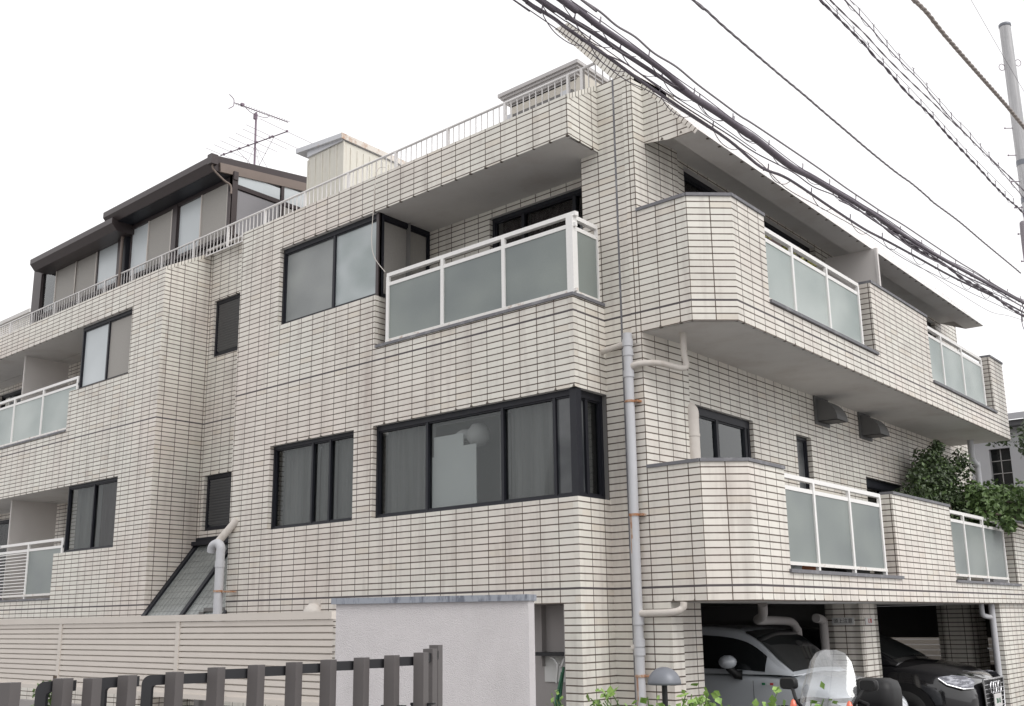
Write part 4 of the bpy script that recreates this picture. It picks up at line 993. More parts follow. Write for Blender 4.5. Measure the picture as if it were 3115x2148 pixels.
# ------------------------------------------------------------------ cars
def car(label, o, fwd, side, spec, body_mat, name='parked_car'):
    """o: point on the ground under the nose on the near side; fwd: towards the nose; side: from near to far side"""
    fwd, side = Vector(fwd), Vector(side)
    root = thing(name, label, 'car', 'cars parked in the garage', loc=tuple(o))
    W = spec['w']
    P = lambda x, y, z: Vector(o)-fwd*x+side*(W/2-y)+ZZ*z      # x back from nose, y from centre towards near side, z up
    m = MB(); rings = []
    for x, zb, zs, zt, hw in spec['body']:   # x, underside, shoulder, centre height, half width
        half = [(hw*.90, zb), (hw*.985, zb+.06), (hw, (zb+zs)*.5), (hw*.985, zs-.10), (hw*.955, zs-.02), (hw*.90, zs+.012), (hw*.62, zs+(zt-zs)*.72), (hw*.30, zt-.004), (0, zt)]
        rings.append([P(x, y, z) for y, z in half]+[P(x, -y, z) for y, z in reversed(half[:-1])])
    m.loft(rings, True)
    m.face(rings[0]); m.face(list(reversed(rings[-1])))
    ob = m.build('body', body_mat, root, weld=True)
    sb = ob.modifiers.new('s', 'SUBSURF'); sb.levels = 1; sb.render_levels = 2
    # greenhouse: dense rings, with glass faces set just proud of the painted skin
    cab = [tuple(v) for v in spec['cabin']]; dense = []
    for i in range(len(cab)-1):
        A_, B_, C_, D_ = cab[max(i-1, 0)], cab[i], cab[i+1], cab[min(i+2, len(cab)-1)]
        for j in range(4):
            t = j/4; dense.append([0.5*((2*B_[q])+(C_[q]-A_[q])*t+(2*A_[q]-5*B_[q]+4*C_[q]-D_[q])*t*t+(3*B_[q]-A_[q]-3*C_[q]+D_[q])*t**3) for q in range(5)])
    dense.append(list(cab[-1])); SN = 22
    def rp(v, s_, e=0.0):
        x, zb, zt, wb, wt = v; zc = zt-min(.09, (zt-zb)*.5)
        if s_ < .45: k = s_/.45; y, z = wb+(wt*1.03-wb)*k+.012*sin(pi*k), zb+(zc-zb)*k
        elif s_ < .62: k = (s_-.45)/.17*pi/2; y, z = wt*(.90+.13*cos(k)), zc+(zt-.012-zc)*sin(k)
        else: k = (s_-.62)/.38; y, z = wt*.90*(1-k), zt-.012+.018*sin(k*pi/2)
        return (x-e*.3, y+e, z+e)
    for sg in (0, 1):
        pass
    rings = [[P(*rp(v, i/SN)) for i in range(SN+1)]+[P(rp(v, i/SN)[0], -rp(v, i/SN)[1], rp(v, i/SN)[2]) for i in range(SN-1, -1, -1)] for v in dense]
    m.v, m.f, m.uv, m.mi, m.sm = [], [], [], [], []
    m.loft(rings, False); m.face(rings[0]); m.face(list(reversed(rings[-1])))
    m.build('roof', body_mat, root)
    def gl(nm, x0, x1, s0, s1, mirror=False):
        q = MB(); rr = [v for v in dense if x0 <= v[0] <= x1]
        ss = [s0+(s1-s0)*i/8 for i in range(9)]
        if nm == 'windscreen': ss = ss+[None]
        rows = []
        for v in rr:
            row = [P(*rp(v, s_, .006)) for s_ in ss if s_ is not None]
            if nm == 'windscreen': row += [P(rp(v, s_, .006)[0], -rp(v, s_, .006)[1], rp(v, s_, .006)[2]) for s_ in reversed(ss[:8])]
            elif mirror: row = [P(rp(v, s_, .006)[0], -rp(v, s_, .006)[1], rp(v, s_, .006)[2]) for s_ in ss]
            rows.append(row)
        q.loft(rows, False); q.build(nm, 'car_glass', root)
    gl('windscreen', *spec['ws'], .55, 1.0); gl('side_window', *spec['sw'], .05, .42); gl('side_window', *spec['sw'], .05, .42, True)
    for x in spec['wheels']:
        for sg in (1, -1):
            c = P(x, sg*(W/2-.10), spec['wr']); ax = -side*sg
            q = MB(); q.lathe(c-ax*.10, [(spec['wr']*.62, .205), (spec['wr']*.94, .21), (spec['wr'], .18), (spec['wr'], .02), (spec['wr']*.9, 0)], 28, ax); wh = q.build('wheel', 'tyre', root)
            q = MB(); q.lathe(c-ax*.10, [(0, .16), (spec['wr']*.20, .19), (spec['wr']*.60, .185), (spec['wr']*.64, .20)], 20, ax); q.build('rim', 'chrome', wh)
            q = MB()   # dark wheel arch
            n_ = 16; R1 = spec['wr']+.085; cc = P(x, sg*(W/2*spec.get('archw', 1.0)+.004), spec['wr'])
            ring = [cc+(-fwd*cos(pi*k/n_)+ZZ*sin(pi*k/n_))*R1 for k in range(n_+1)]
            q.face(ring if sg > 0 else ring[::-1]); q.build('wheel_arch', 'black_plastic', root)
    return root, P
white = dict(w=1.68, wr=.30, wheels=(.86, 3.15), archw=1.0,
    body=[(-.02, .24, .55, .66, .52), (.06, .20, .70, .79, .70), (.25, .18, .80, .88, .80), (.55, .20, .88, .97, .84), (.95, .20, .965, 1.04, .84), (1.5, .2, .975, 1.03, .84), (2.4, .2, .99, 1.03, .84), (3.2, .2, 1.0, 1.04, .83), (3.7, .22, .99, 1.02, .79), (3.92, .26, .86, .90, .68)],
    cabin=[(.78, .98, 1.0, .77, .68), (.98, .99, 1.17, .775, .67), (1.22, .99, 1.37, .78, .64), (1.45, .99, 1.47, .78, .62), (1.8, .99, 1.515, .78, .61), (2.3, .98, 1.52, .78, .60), (2.9, .98, 1.49, .78, .60), (3.45, .98, 1.38, .76, .58), (3.75, .98, 1.08, .70, .60)],
    ws=(.80, 1.42), sw=(1.04, 3.3))
wc_, WP = car('white hatchback with a small tricolour badge, nose towards the street', PB(-4.42, 11.45, GROUND), nB, dB, white, 'white_car')
m = MB(); c = WP(1.45, .95, 1.125)
m.loft([[c+nB*(.10*sin(pi*i/8)*cos(a))*1.0+dB*(-.115*cos(pi*i/8))*-1+ZZ*(.075*sin(pi*i/8)*sin(a)) for a in [2*pi*k/14 for k in range(14)]] for i in range(9)], True)
mi_ = m.build('wing_mirror', 'white_car', wc_)
m = MB(); m.tube([c-ZZ*.06-dB*.0, WP(1.40, .86, 1.02)-ZZ*.03, WP(1.34, .83, .985)], [.035, .05, .055], 10); m.build('mirror_foot', 'black_plastic', mi_)
m = MB(); c = WP(1.07, .844, .885); m.box(c, -nB*.038, -dB*.004, ZZ*.024); bd = m.build('badge', 'flag_green', wc_)
m = MB(); m.box(WP(1.02, .844, .885), -nB*.03, -dB*.004, ZZ*.024); m.build('badge_white', 'white_pot', bd)
m = MB(); m.box(WP(.975, .844, .885), -nB*.038, -dB*.004, ZZ*.024); m.build('badge_red', 'sign_red', bd)
m = MB(); m.box(WP(1.21, .848, .35), nB*.004, -dB*.002, ZZ*.58); m.build('door_gap', 'black_plastic', wc_)
m = MB(); m.tube([WP(1.12, .5, 1.05), WP(1.35, .0, 1.10)], .008, 5); m.tube([WP(1.12, -.1, 1.06), WP(1.35, -.55, 1.09)], .008, 5); m.build('wiper', 'black_plastic', wc_)

black = dict(w=1.84, wr=.33, wheels=(.85, 3.65), archw=1.0,
    body=[(0.0, .22, .60, .70, .62), (.06, .2, .70, .81, .74), (.22, .19, .80, .905, .84), (.5, .2, .88, .985, .91), (.9, .21, .93, 1.02, .92), (1.3, .21, .94, 1.03, .92), (2.0, .19, .92, .98, .92), (3.2, .19, .94, .99, .92), (3.9, .2, .97, 1.02, .90), (4.5, .24, .96, 1.0, .84), (4.68, .3, .80, .84, .72)],
    cabin=[(.95, .95, 1.0, .80, .70), (1.15, .96, 1.12, .80, .68), (1.6, .96, 1.34, .79, .62), (2.0, .95, 1.43, .78, .58), (2.7, .94, 1.44, .78, .57), (3.3, .94, 1.40, .77, .57), (3.9, .95, 1.20, .74, .58), (4.2, .95, 1.02, .72, .62)],
    ws=(1.0, 1.95), sw=(1.35, 3.8))
bc_, BP = car('glossy black saloon with a large grille, nose towards the street', PB(-4.36, 14.90, GROUND), nB, dB, black, 'black_car')
# headlights
def hl(sg):
    q = MB(); a = [(.40, .915, .745), (.30, .905, .66), (.12, .80, .595), (.045, .66, .60), (.04, .60, .70), (.12, .70, .755), (.25, .84, .772)]
    pts = [BP(x-.014, sg*y, z+.075) for x, y, z in a]; q.face(pts if sg > 0 else pts[::-1]); o = q.build('headlight', 'lamp_lens', bc_)
    q = MB(); q.tube([BP(.38, sg*.93, .805), BP(.28, sg*.92, .73), BP(.11, sg*.815, .675), BP(.03, sg*.67, .68)], .012, 6); q.build('light_strip', 'chrome', o)
hl(1); hl(-1)
q = MB(); g_ = [(-.03, .46, .775), (-.03, .42, .42), (-.02, .33, .27), (-.02, -.33, .27), (-.03, -.42, .42), (-.03, -.46, .775)]
q.face([BP(*p) for p in g_]); gr = q.build('grille', 'black_plastic', bc_)
q = MB()
for i in range(8):
    z = .32+i*.055; q.tube([BP(-.04, .42, z), BP(-.045, -.42, z)], .006, 5)
q.tube([BP(*p)+nB*.01 for p in g_+g_[:1]], .013, 6); q.build('grille_bar', 'chrome', gr)
q = MB()
for i in range(4):
    c = BP(-.06, .165-.11*i, .665)
    ring = [c+(dB*cos(2*pi*k/18)+ZZ*sin(2*pi*k/18))*.072+nB*.004*(i % 2) for k in range(19)]
    q.tube(ring, .010, 6, False)
q.build('ring_emblem', 'chrome', gr)
q = MB(); q.box(BP(-.07, .17, .42), nB*.01, dB*.34, ZZ*.165); pl = q.build('number_plate', 'sign_white', bc_)

# ------------------------------------------------------------------ lettering
def text(body, size, origin, ex, ey, mat, parent=None, name='lettering', ext=.0015, align='CENTER'):
    cu = bpy.data.curves.new(name, 'FONT'); cu.body = body; cu.size = size; cu.extrude = ext; cu.align_x = align; cu.align_y = 'CENTER'
    o = bpy.data.objects.new(name, cu); C.objects.link(o)
    bpy.context.view_layer.update()
    dg = bpy.context.evaluated_depsgraph_get(); me = bpy.data.meshes.new_from_object(o.evaluated_get(dg))
    bpy.data.objects.remove(o)
    ex, ey = Vector(ex).normalized(), Vector(ey).normalized(); ez = ex.cross(ey)
    R = Matrix((ex, ey, ez)).transposed()
    for v in me.vertices: v.co = Vector(origin)+R @ v.co
    me.materials.clear(); me.materials.append(MATS[mat])
    o = bpy.data.objects.new(name, me); C.objects.link(o)
    if parent is not None:
        o.parent = parent; o.matrix_parent_inverse = Matrix.Translation(-parent.location)
    return o
text('20-15', .085, BP(-.084, 0, .495), dB, ZZ, 'green_plastic', pl)
# plates on the garage pillar
s1 = thing('warning_plate', 'long white plate with four dark characters on the shaded side of the garage pillar', 'sign', loc=tuple(PB(-5.45, 13.56, -.2)))
q = MB(); c = PB(-5.545, 13.565, -.108); q.box(c, nB*.28, dB*.012, ZZ*.09); q.build('plate', 'sign_white', s1)
text('頭上注意', .062, c+nB*.14-dB*.003+ZZ*.045, nB, ZZ, 'sign_ink', s1)
s2 = thing('height_plate', 'small white plate with red figures on the street side of the garage pillar', 'sign', loc=tuple(PB(-5.19, 13.9, -.2)))
q = MB(); c = PB(-5.196, 13.742, -.108); q.box(c, nB*.012, dB*.27, ZZ*.085); q.build('plate', 'sign_white', s2)
text('1.78', .075, c+nB*.014+dB*.135+ZZ*.043, dB, ZZ, 'sign_red', s2)

# ------------------------------------------------------------------ scooter
sc_o = Vector((-.4605, .8877, 0)); R0 = 9.35
mc = thing('motor_scooter', 'large scooter with a tall clear windshield, black mirrors and orange indicators', 'scooter', loc=(sc_o.x*R0, sc_o.y*R0, GROUND))
bx = Vector((sc_o.y, -sc_o.x, 0))*1.0    # to the right in the picture
ax_ = (-sc_o*.93+bx*-.36).normalized(); sx = Vector((-ax_.y, ax_.x, 0))   # facing the camera, nose a little left
def S(f, s, z):
    s = s-.05
    return Vector((sc_o.x*R0, sc_o.y*R0, GROUND))+ax_*f+sx*s+ZZ*z
m = MB(); rows = []
for z, hw, f, cv in ((.86, .225, .20, .12), (.95, .232, .17, .12), (1.05, .222, .12, .11), (1.15, .20, .06, .10), (1.25, .17, .005, .07), (1.315, .12, -.03, .04), (1.340, .055, -.05, .01)):
    rows.append([S(f-cv*(s_*s_), hw*s_, z) for s_ in [i/6-1 for i in range(13)]])
m.loft(rows, False); m.build('windshield', 'windshield_clear', mc)
m = MB()
secs = []
for f, hw, z0, z1 in ((.42, .06, .45, .62), (.36, .15, .40, .74), (.22, .23, .38, .90), (.08, .25, .36, .955), (-.05, .22, .36, .93)):
    secs.append([S(f, hw*cos(a), (z0+z1)/2+(z1-z0)/2*sin(a)) for a in [2*pi*k/20 for k in range(20)]])
m.loft(secs, True); m.face(secs[0]); m.face(secs[-1][::-1]); m.build('front_fairing', 'black_plastic', mc)
m = MB(); secs = []
for f, hw, z0, z1 in ((-.05, .16, .30, .62), (-.45, .19, .28, .74), (-.85, .20, .35, .80), (-1.2, .16, .45, .80), (-1.4, .06, .6, .74)):
    secs.append([S(f, hw*cos(a), (z0+z1)/2+(z1-z0)/2*sin(a)) for a in [2*pi*k/20 for k in range(20)]])
m.loft(secs, True); m.face(secs[0]); m.face(secs[-1][::-1]); m.build('seat_body', 'black_plastic', mc)
for f in (.42, -1.15):
    m = MB(); m.lathe(S(f, -.055, .24), [(.13, .02), (.22, 0), (.24, .03), (.24, .08), (.22, .11), (.13, .09)], 24, sx); m.build('wheel', 'tyre', mc)
for sg in (1, -1):
    m = MB(); m.tube(catmull([S(.06, sg*.18, .86), S(.10, sg*.24, .96), S(.06, sg*.28, 1.03), S(.04, sg*.31, 1.06)]), .014, 8)
    c = S(.03, sg*.325, 1.08)
    rg = []
    for k, (dd, sc2) in enumerate(((-.035, .75), (-.02, 1), (.015, 1), (.035, .82))):
        rg.append([c+ax_*dd+sx*(.072*sc2*(abs(cos(a))**.5)*(1 if cos(a) > 0 else -1))+ZZ*(.046*sc2*(abs(sin(a))**.6)*(1 if sin(a) > 0 else -1)) for a in [2*pi*i/16 for i in range(16)]])
    m.loft(rg, True); m.face(rg[0][::-1]); m.face(rg[-1]); m.build('mirror', 'black_plastic', mc)
    m = MB(); rg = []
    c = S(.20, sg*.225, .885)
    for i in range(7):
        a0_ = pi*i/6; rg.append([c+ZZ*(-.09*cos(a0_))+(ax_*.035*cos(a)+sx*.03*sin(a))*sin(a0_) for a in [2*pi*k/12 for k in range(12)]])
    m.loft(rg, True); m.build('indicator', 'orange', mc)
m = MB(); m.tube(catmull([S(.0, -.30, .93), S(-.02, -.18, .96), S(-.04, 0, .95), S(-.02, .18, .96), S(.0, .30, .93)]), .018, 8); m.build('handlebar', 'black_plastic', mc)
m = MB(); c = S(-1.05, 0, .93)
rg = []
for z, k_ in ((-.15, .80), (-.13, .96), (-.02, 1.0), (.06, .98), (.12, .88), (.145, .60)):
    rg.append([c+ZZ*z+ax_*(.19*k_*(abs(cos(a))**.5)*(1 if cos(a) > 0 else -1))+sx*(.19*k_*(abs(sin(a))**.5)*(1 if sin(a) > 0 else -1)) for a in [2*pi*i/28 for i in range(28)]])
m.loft(rg, True); m.face(rg[0][::-1]); m.face(rg[-1]); m.build('top_box', 'black_plastic', mc)

# ------------------------------------------------------------------ mushroom garden lamp
lc = Vector((-.5823, .8130, 0))*8.5
gl = thing('garden_lamp', 'grey dome topped garden lamp on a dark post', 'lamp', loc=(lc.x, lc.y, GROUND))
def dome_lamp(root, c, zb, R_, H):
    m = MB(); m.lathe(c+ZZ*zb, [(R_*.82, -.002), (R_, 0)]+[(R_*cos(a), H*sin(a)) for a in [pi/2*i/12 for i in range(1, 13)]], 40)
    m.face([c+ZZ*(zb-.001)+Vector((R_*.85*cos(2*pi*k/24), R_*.85*sin(2*pi*k/24), 0)) for k in range(24)][::-1]); m.build('lamp_shade', 'lamp_grey', root)
    m = MB(); m.tube([c+ZZ*(zb+.02), c+ZZ*GROUND], .021, 14); m.build('post', 'black_metal', root)
dome_lamp(gl, lc, -.472, .124, .125)

# ------------------------------------------------------------------ broom and tools in the niche
br = thing('garden_tools', 'green handled broom and rake leaning in the grey service niche', 'broom', loc=(-7.3, 8.4, GROUND))
m = MB(); m.tube([(-7.52, 8.35, GROUND), (-7.30, 8.50, -.50)], .016, 8); m.tube([(-7.40, 8.38, GROUND), (-7.30, 8.52, -.45)], .014, 8); m.tube([(-7.10, 8.36, GROUND), (-7.17, 8.5, -.6)], .014, 8); m.build('handle', 'green_plastic', br)
m = MB(); m.tube(catmull([(-7.45, 8.50, -.36), (-7.40, 8.50, -.38), (-7.32, 8.50, -.45), (-7.27, 8.50, -.36)]), .012, 6); m.tube([(-7.34, 8.48, -.42), (-7.36, 8.48, -.60)], .012, 6); m.build('rake_head', 'cloth_grey', br)
m = MB(); m.box((-7.35, 8.40, -1.02), (.12, 0, 0), (0, .06, 0), (0, 0, .16)); m.build('dustpan', 'red_plastic', br)
sh_ = thing('wall_shelf', 'dark metal wall shelf with a pale sheet in the service niche', 'shelf', loc=(-7.4, 8.5, -.3))
m = MB(); m.box((-7.66, 8.45, -.345), (.66, 0, 0), (0, .16, 0), (0, 0, .035)); m.build('shelf_board', 'black_metal', sh_)
m = MB(); m.box((-7.62, 8.60, -.60), (.60, 0, 0), (0, .012, 0), (0, 0, .25)); m.build('pale_sheet', 'cloth_grey', sh_)

# ------------------------------------------------------------------ balcony contents
def pot(label, t, w_, h, mat, p=-4.90, name='plant_pot', cat='pot', z=.37, d_=.2):
    o = thing(name, label, cat, 'pots standing behind the rusty railing', loc=tuple(PB(p, t, z)))
    m = MB(); c = PB(p, t+w_/2, z)
    m.lathe(c, [(0, 0), (w_*.38, 0), (w_*.5, h), (w_*.44, h), (w_*.40, h-.02), (0, h-.03)], 20); m.build('pot_body', mat, o)
pot('white pot nearest the corner, under the rusty railing rail', 10.36, .30, .21, 'white_pot')
pot('pale aqua pot under the rusty railing, next to the terracotta one', 10.70, .36, .21, 'white_pot')
pot('orange terracotta pot under the rusty railing', 11.18, .36, .22, 'terracotta')
pot('small black pot under the rusty railing', 11.84, .2, .2, 'black_plastic')
bxo = thing('planter_box', 'long black planter box under the rusty railing', 'planter', loc=tuple(PB(-4.8, 12.2, .37)))
m = MB(); m.box(PB(-4.95, 12.14, .37), nB*.2, dB*.72, ZZ*.2); m.box(PB(-4.97, 12.12, .56), nB*.24, dB*.76, ZZ*.025); m.build('box_body', 'black_plastic', bxo)
ac = thing('air_conditioner', 'cream outdoor air conditioning unit behind the rusty railing', 'air conditioner', loc=tuple(PB(-5.2, 12.4, .37)))
m = MB(); m.box(PB(-5.45, 12.35, .80), nB*.30, dB*.86, ZZ*.66); acb = m.build('casing', 'ac_white', ac, bevel=.01)
m = MB()
for i in range(14): m.box(PB(-5.148, 12.42+.0*i, .86+i*.04), nB*.006, dB*.55, ZZ*.012)
m.build('fan_grille', 'white_metal', acb)
m = MB()
for i in range(9): m.box(PB(-5.145, 12.98, 1.15+i*.03), nB*.006, dB*.18, ZZ*.012)
m.build('side_vent', 'coping', acb)

# ------------------------------------------------------------------ vegetation
def leaf(m, p, n_, s_, rnd, wdt=.55):
    n_ = n_.normalized(); a = n_.orthogonal().normalized(); b = n_.cross(a); th = rnd.random()*2*pi
    u = a*cos(th)+b*sin(th); v = n_.cross(u)
    m.face([p, p+u*s_*.5+v*s_*wdt*.5+n_*s_*.05, p+u*s_+n_*-.02*s_, p+u*s_*.5-v*s_*wdt*.5+n_*s_*.05])
def rv(r): return Vector((r.gauss(0, 1), r.gauss(0, 1), r.gauss(0, 1)))
def crown(m, clumps, n, s_, r, wdt=.55):
    for k in range(n):
        c, rad = clumps[int(r.random()**1*len(clumps))]
        d = rv(r).normalized(); q = Vector(c)+Vector((d.x*rad[0], d.y*rad[1], d.z*rad[2]))*(r.random()**.45)
        leaf(m, q, (d+rv(r)*.6+ZZ*.5), s_*(.6+.8*r.random()), r, wdt)
r = random.Random(3)
bush = thing('potted_shrub', 'dense dark green shrub rising above the balcony parapet, far right', 'shrub', loc=tuple(PB(-5.0, 16.6, .37)))
m = MB(); cl = []
bc = PB(-5.05, 16.2, 0)
for i in range(85):
    t = 15.35+3.0*r.random(); top_ = 2.35-.9*abs(t-17.0)/1.9 if t < 17.0 else 2.40-.35*(t-17.0)/1.8
    zc = .95+(top_-.95)*r.random()**.8
    cl.append((PB(-5.12+.09*r.gauss(0, 1), t, zc), (.16, .26, .20)))
cl += [(PB(-5.05, 16.6, 2.25), (.14, .16, .20)), (PB(-5.05, 16.9, 2.45), (.10, .12, .12)), (PB(-5.0, 17.9, 2.35), (.16, .2, .2)), (PB(-5.0, 15.6, 1.9), (.08, .08, .12))]
crown(m, cl, 15000, .062, r, .6); fo = m.build('foliage', 'leaf_dark', bush)
m = MB(); crown(m, cl, 2600, .060, r, .6); m.build('new_leaves', 'leaf_mid', fo)
m = MB()
for i in range(12): m.tube(catmull([PB(-5.05, 16.6+r.gauss(0, .15), .4), PB(-5.05+r.gauss(0, .1), 16.6+r.gauss(0, .4), 1.1), cl[i*3][0]]), .012, 5)
m.build('stem', 'bark', bush)
def small_tree(name, label, base, trunk_h, clumps, n, s_, mat, cat='tree', seed=1, grp=None):
    r = random.Random(seed); o = thing(name, label, cat, grp, loc=tuple(base))
    m = MB(); top = Vector(base)+ZZ*trunk_h; m.tube(catmull([Vector(base), Vector(base)+ZZ*trunk_h*.5+Vector((.1, 0, 0)), top]), [.09-.0045*i for i in range(13)], 8)
    for c, rad in clumps[:14]: m.tube(catmull([top-ZZ*.5*r.random(), (top+Vector(c))/2+rv(r)*.1, Vector(c)]), .02, 5)
    m.build('trunk', 'bark', o)
    m = MB(); crown(m, clumps, n, s_, r, .55); m.build('crown', mat, o); return o
r = random.Random(5)
cl = [(PB(-4.70+r.gauss(0, .25), 17.6+2.8*r.random(), 1.42+.42*r.random()), (.25, .3, .22)) for i in range(26)]
cl += [(PB(-4.45, 18.0, 1.36), (.08, .14, .12)), (PB(-4.48, 18.2, 1.32), (.06, .08, .07))]
small_tree('leafy_tree', 'bright green branches reaching over the last balcony parapet at the right edge', PB(-3.6, 21.5, GROUND), 3.0, cl, 5200, .085, 'leaf_mid', seed=5)
cl = [(Vector((-7.0+r.gauss(0, .4), 24.0+r.gauss(0, .6), 1.8+2.4*r.random())), (.3, .35, .3)) for i in range(26)]
small_tree('tall_tree', 'darker green tree in front of the neighbouring house at the right edge', (-6.9, 24.0, GROUND), 4.2, cl, 4800, .10, 'leaf_dark', seed=8)
# young shrub leaves along the bottom
r = random.Random(11)
def lp(x, y, dist):      # helper used once for plants: direction from the street corner
    return Vector((x, y, 0)).normalized()*dist
for i, (lab, ux, uy, zt, w_, n) in enumerate((
    ('bright green young shrub in front of the corner pier', -.592, .806, -.60, .52, 260),
    ('bright green young shrub in front of the white hatchback', -.528, .849, -.61, .60, 240),
    ('sparse bright green sprigs at the foot of the drainpipe', -.632, .775, -.64, .40, 130))):
    c = Vector((ux, uy, 0))*8.0
    o = thing('young_shrub', lab, 'shrub', 'young shrubs along the planting strip', loc=(c.x, c.y, GROUND))
    m = MB(); m2 = MB(); dirr = Vector((uy, -ux, 0))
    for k in range(30):
        s0 = c+dirr*w_*r.uniform(-.9, .9)*.6; s0.z = GROUND
        tp_ = c+dirr*w_*r.uniform(-1, 1)+Vector((ux, uy, 0))*r.uniform(-.2, .2); tp_.z = zt+(.11*r.random() if r.random() < .35 else -.14*r.random())
        pts = catmull([s0, (s0+tp_)/2+Vector((.05, 0, .12)), tp_], 5); m.tube(pts, .004, 4)
        for j in range(max(3, n//22)):
            q = pts[-1-min(len(pts)-1, int(r.random()**1.6*7))]+rv(r)*.03
            leaf(m2, q, rv(r)*.9+Vector((0, -.8, .5)), .060*(.6+.7*r.random()), r, .8)
    m.build('stem', 'leaf_mid', o); m2.build('leaves', 'leaf_bright', o)
gb_ = thing('garden_shrub', 'dark green shrub glimpsed behind the left end of the gate', 'shrub', loc=(-4.6, 2.4, GROUND))
m = MB(); cc = Vector((-.906, .423, 0))*5.2
cl = [(Vector((cc.x, cc.y, 0))+Vector((r.gauss(0, .035), r.gauss(0, .035), -.34+.11*r.random())), (.03, .03, .04)) for i in range(8)]
crown(m, cl, 200, .035, r, .5); m.build('leaves', 'leaf_mid', gb_)
m = MB(); m.tube([Vector((cc.x, cc.y, GROUND)), Vector((cc.x, cc.y, -.2))], .008, 6); m.build('stem', 'bark', gb_)
r = random.Random(2)
fp = thing('balcony_plant', 'yellowish plant peeping over the top floor glass railing', 'plant', loc=tuple(PB(-4.9, 11.3, 3.2)))
m = MB(); cl = [(PB(-4.78, 10.75, 4.09), (.05, .05, .04)), (PB(-4.78, 11.25, 4.06), (.05, .12, .05)), (PB(-4.78, 11.5, 4.09), (.05, .13, .05)), (PB(-4.78, 11.95, 4.06), (.04, .05, .06)), (PB(-4.78, 11.7, 4.02), (.05, .2, .03))]
crown(m, cl, 260, .035, r, .6); m.build('leaves', 'leaf_yellow', fp)
m = MB()
for t in (10.75, 11.3, 11.6, 11.95): m.tube([PB(-4.85, t, 3.2), PB(-4.78, t, 4.08)], .006, 5)
m.build('stem', 'bark', fp)
lau = thing('hanging_laundry', 'dark red cloth hanging on the shaded top floor side balcony', 'laundry', loc=tuple(PB(-5.1, 11, 4.6)))
m = MB()
for i in range(16):
    t0 = 10.9+i*.06; m.face([PB(-5.1+.02*sin(i), t0, 3.75), PB(-5.1+.02*sin(i+1), t0+.06, 3.75), PB(-5.1+.02*sin(i+1), t0+.06, 4.35), PB(-5.1+.02*sin(i), t0, 4.35)])
m.build('cloth', 'curtain_brown', lau)

# ------------------------------------------------------------------ neighbouring houses
nh = thing('neighbour_house', 'pale grey house with a latticed dark window behind the shrub at the right', 'house', loc=(-9, 27, GROUND))
m = MB(); m.slab((-13.5, 26, 0), dA, 6.2, nA, .2, GROUND, 4.15, holes=[(4.33, 4.80, 2.56, 3.70)]); m.slab((-7.3, 26, 0), Vector((0, 1, 0)), 6, dA, .2, GROUND, 4.15)
m.build('wall', ['house_wall', 'house_wall'], nh)
m = MB(); m.box((-9.19, 26.12, 2.56), (.50, 0, 0), (0, .03, 0), (0, 0, 1.14)); wn_ = m.build('window', 'car_glass', nh)
m = MB(); m.box((-8.96, 26.10, 2.56), (.016, 0, 0), (0, .02, 0), (0, 0, 1.14))
for z in (2.84, 3.13, 3.42): m.box((-9.17, 26.10, z), (.47, 0, 0), (0, .02, 0), (0, 0, .014))
m.build('glazing_bars', 'louvre_eave', wn_)
m = MB(); m.box((-14, 25.7, 4.15), (7.1, 0, 0), (0, 7, 0), (0, 0, .12)); 
m.face([(-14, 25.6, 4.27), (-6.8, 25.6, 4.27), (-9, 29, 5.0), (-14, 29, 5.0)]); m.face([(-6.8, 25.6, 4.27), (-6.8, 33, 4.27), (-9, 29, 5.0)])
m.build('roof', 'roof_dark', nh)
nl = thing('distant_building', 'pale tiled building glimpsed beyond the left end of the roof', 'building', loc=(-34, 14, GROUND))
m = MB(); m.box((-44, 14.0, GROUND), (10.3, 0, 0), (0, 8, 0), (0, 0, 11.2)); m.build('wall', 'tile', nl)
m = MB(); m.box((-44.1, 13.9, 9.6), (10.5, 0, 0), (0, 8.2, 0), (0, 0, .12)); m.build('roof', 'soffit', nl)
cf = thing('cream_fence', 'cream horizontal board fence seen through the back of the garage', 'fence', loc=tuple(PB(-9, 22.2, GROUND)))
m = MB()
for i in range(13): m.box(PB(-12.5, 22.2, GROUND+.05+i*.1), nB*7.6, dB*.02, ZZ*.09)
m.build('boards', 'siding', cf)
m = MB()
for t in (-12.4, -10.4, -8.4, -6.4, -5.0): m.box(PB(t, 22.23, GROUND), nB*.05, dB*.05, ZZ*1.4)
m.build('post', 'siding', cf)

# ------------------------------------------------------------------ utility pole
pb = Vector((-5.478, 18.713, 0)); ztop = 10.07
up_ = thing('utility_pole', 'tall grey steel pole with step bolts and a dark riser duct', 'pole', loc=(pb.x, pb.y, GROUND))
m = MB(); m.tube([pb+ZZ*GROUND, pb+ZZ*(ztop-.02)], [.125, .094], 28); m.build('pole_shaft', 'pole_steel', up_)
m = MB(); m.lathe(pb+ZZ*(ztop-.05), [(.097, 0), (.103, .005), (.103, .05), (.095, .06), (0, .062)], 28); m.build('pole_cap', 'lamp_grey', up_)
lft = Vector((-.73, -.68, 0))       # towards the left of the picture
fr_ = Vector((.3, -.95, 0))
def radp(z): return .094+(ztop-z)/(ztop+1.6)*.031
for i, z in enumerate([8.1, 7.60, 7.12, 6.65, 6.18, 5.7, 5.2, 4.7]):
    for sg in (1, -1):
        m = MB(); zz = z-(.22 if sg < 0 else 0); a = pb+ZZ*zz+lft*sg*radp(zz); m.tube([a, a+lft*sg*.13], .008, 6); m.tube([a+lft*sg*.125, a+lft*sg*.14], .016, 6)
        m.build('step_bolt', 'antenna_metal', up_)
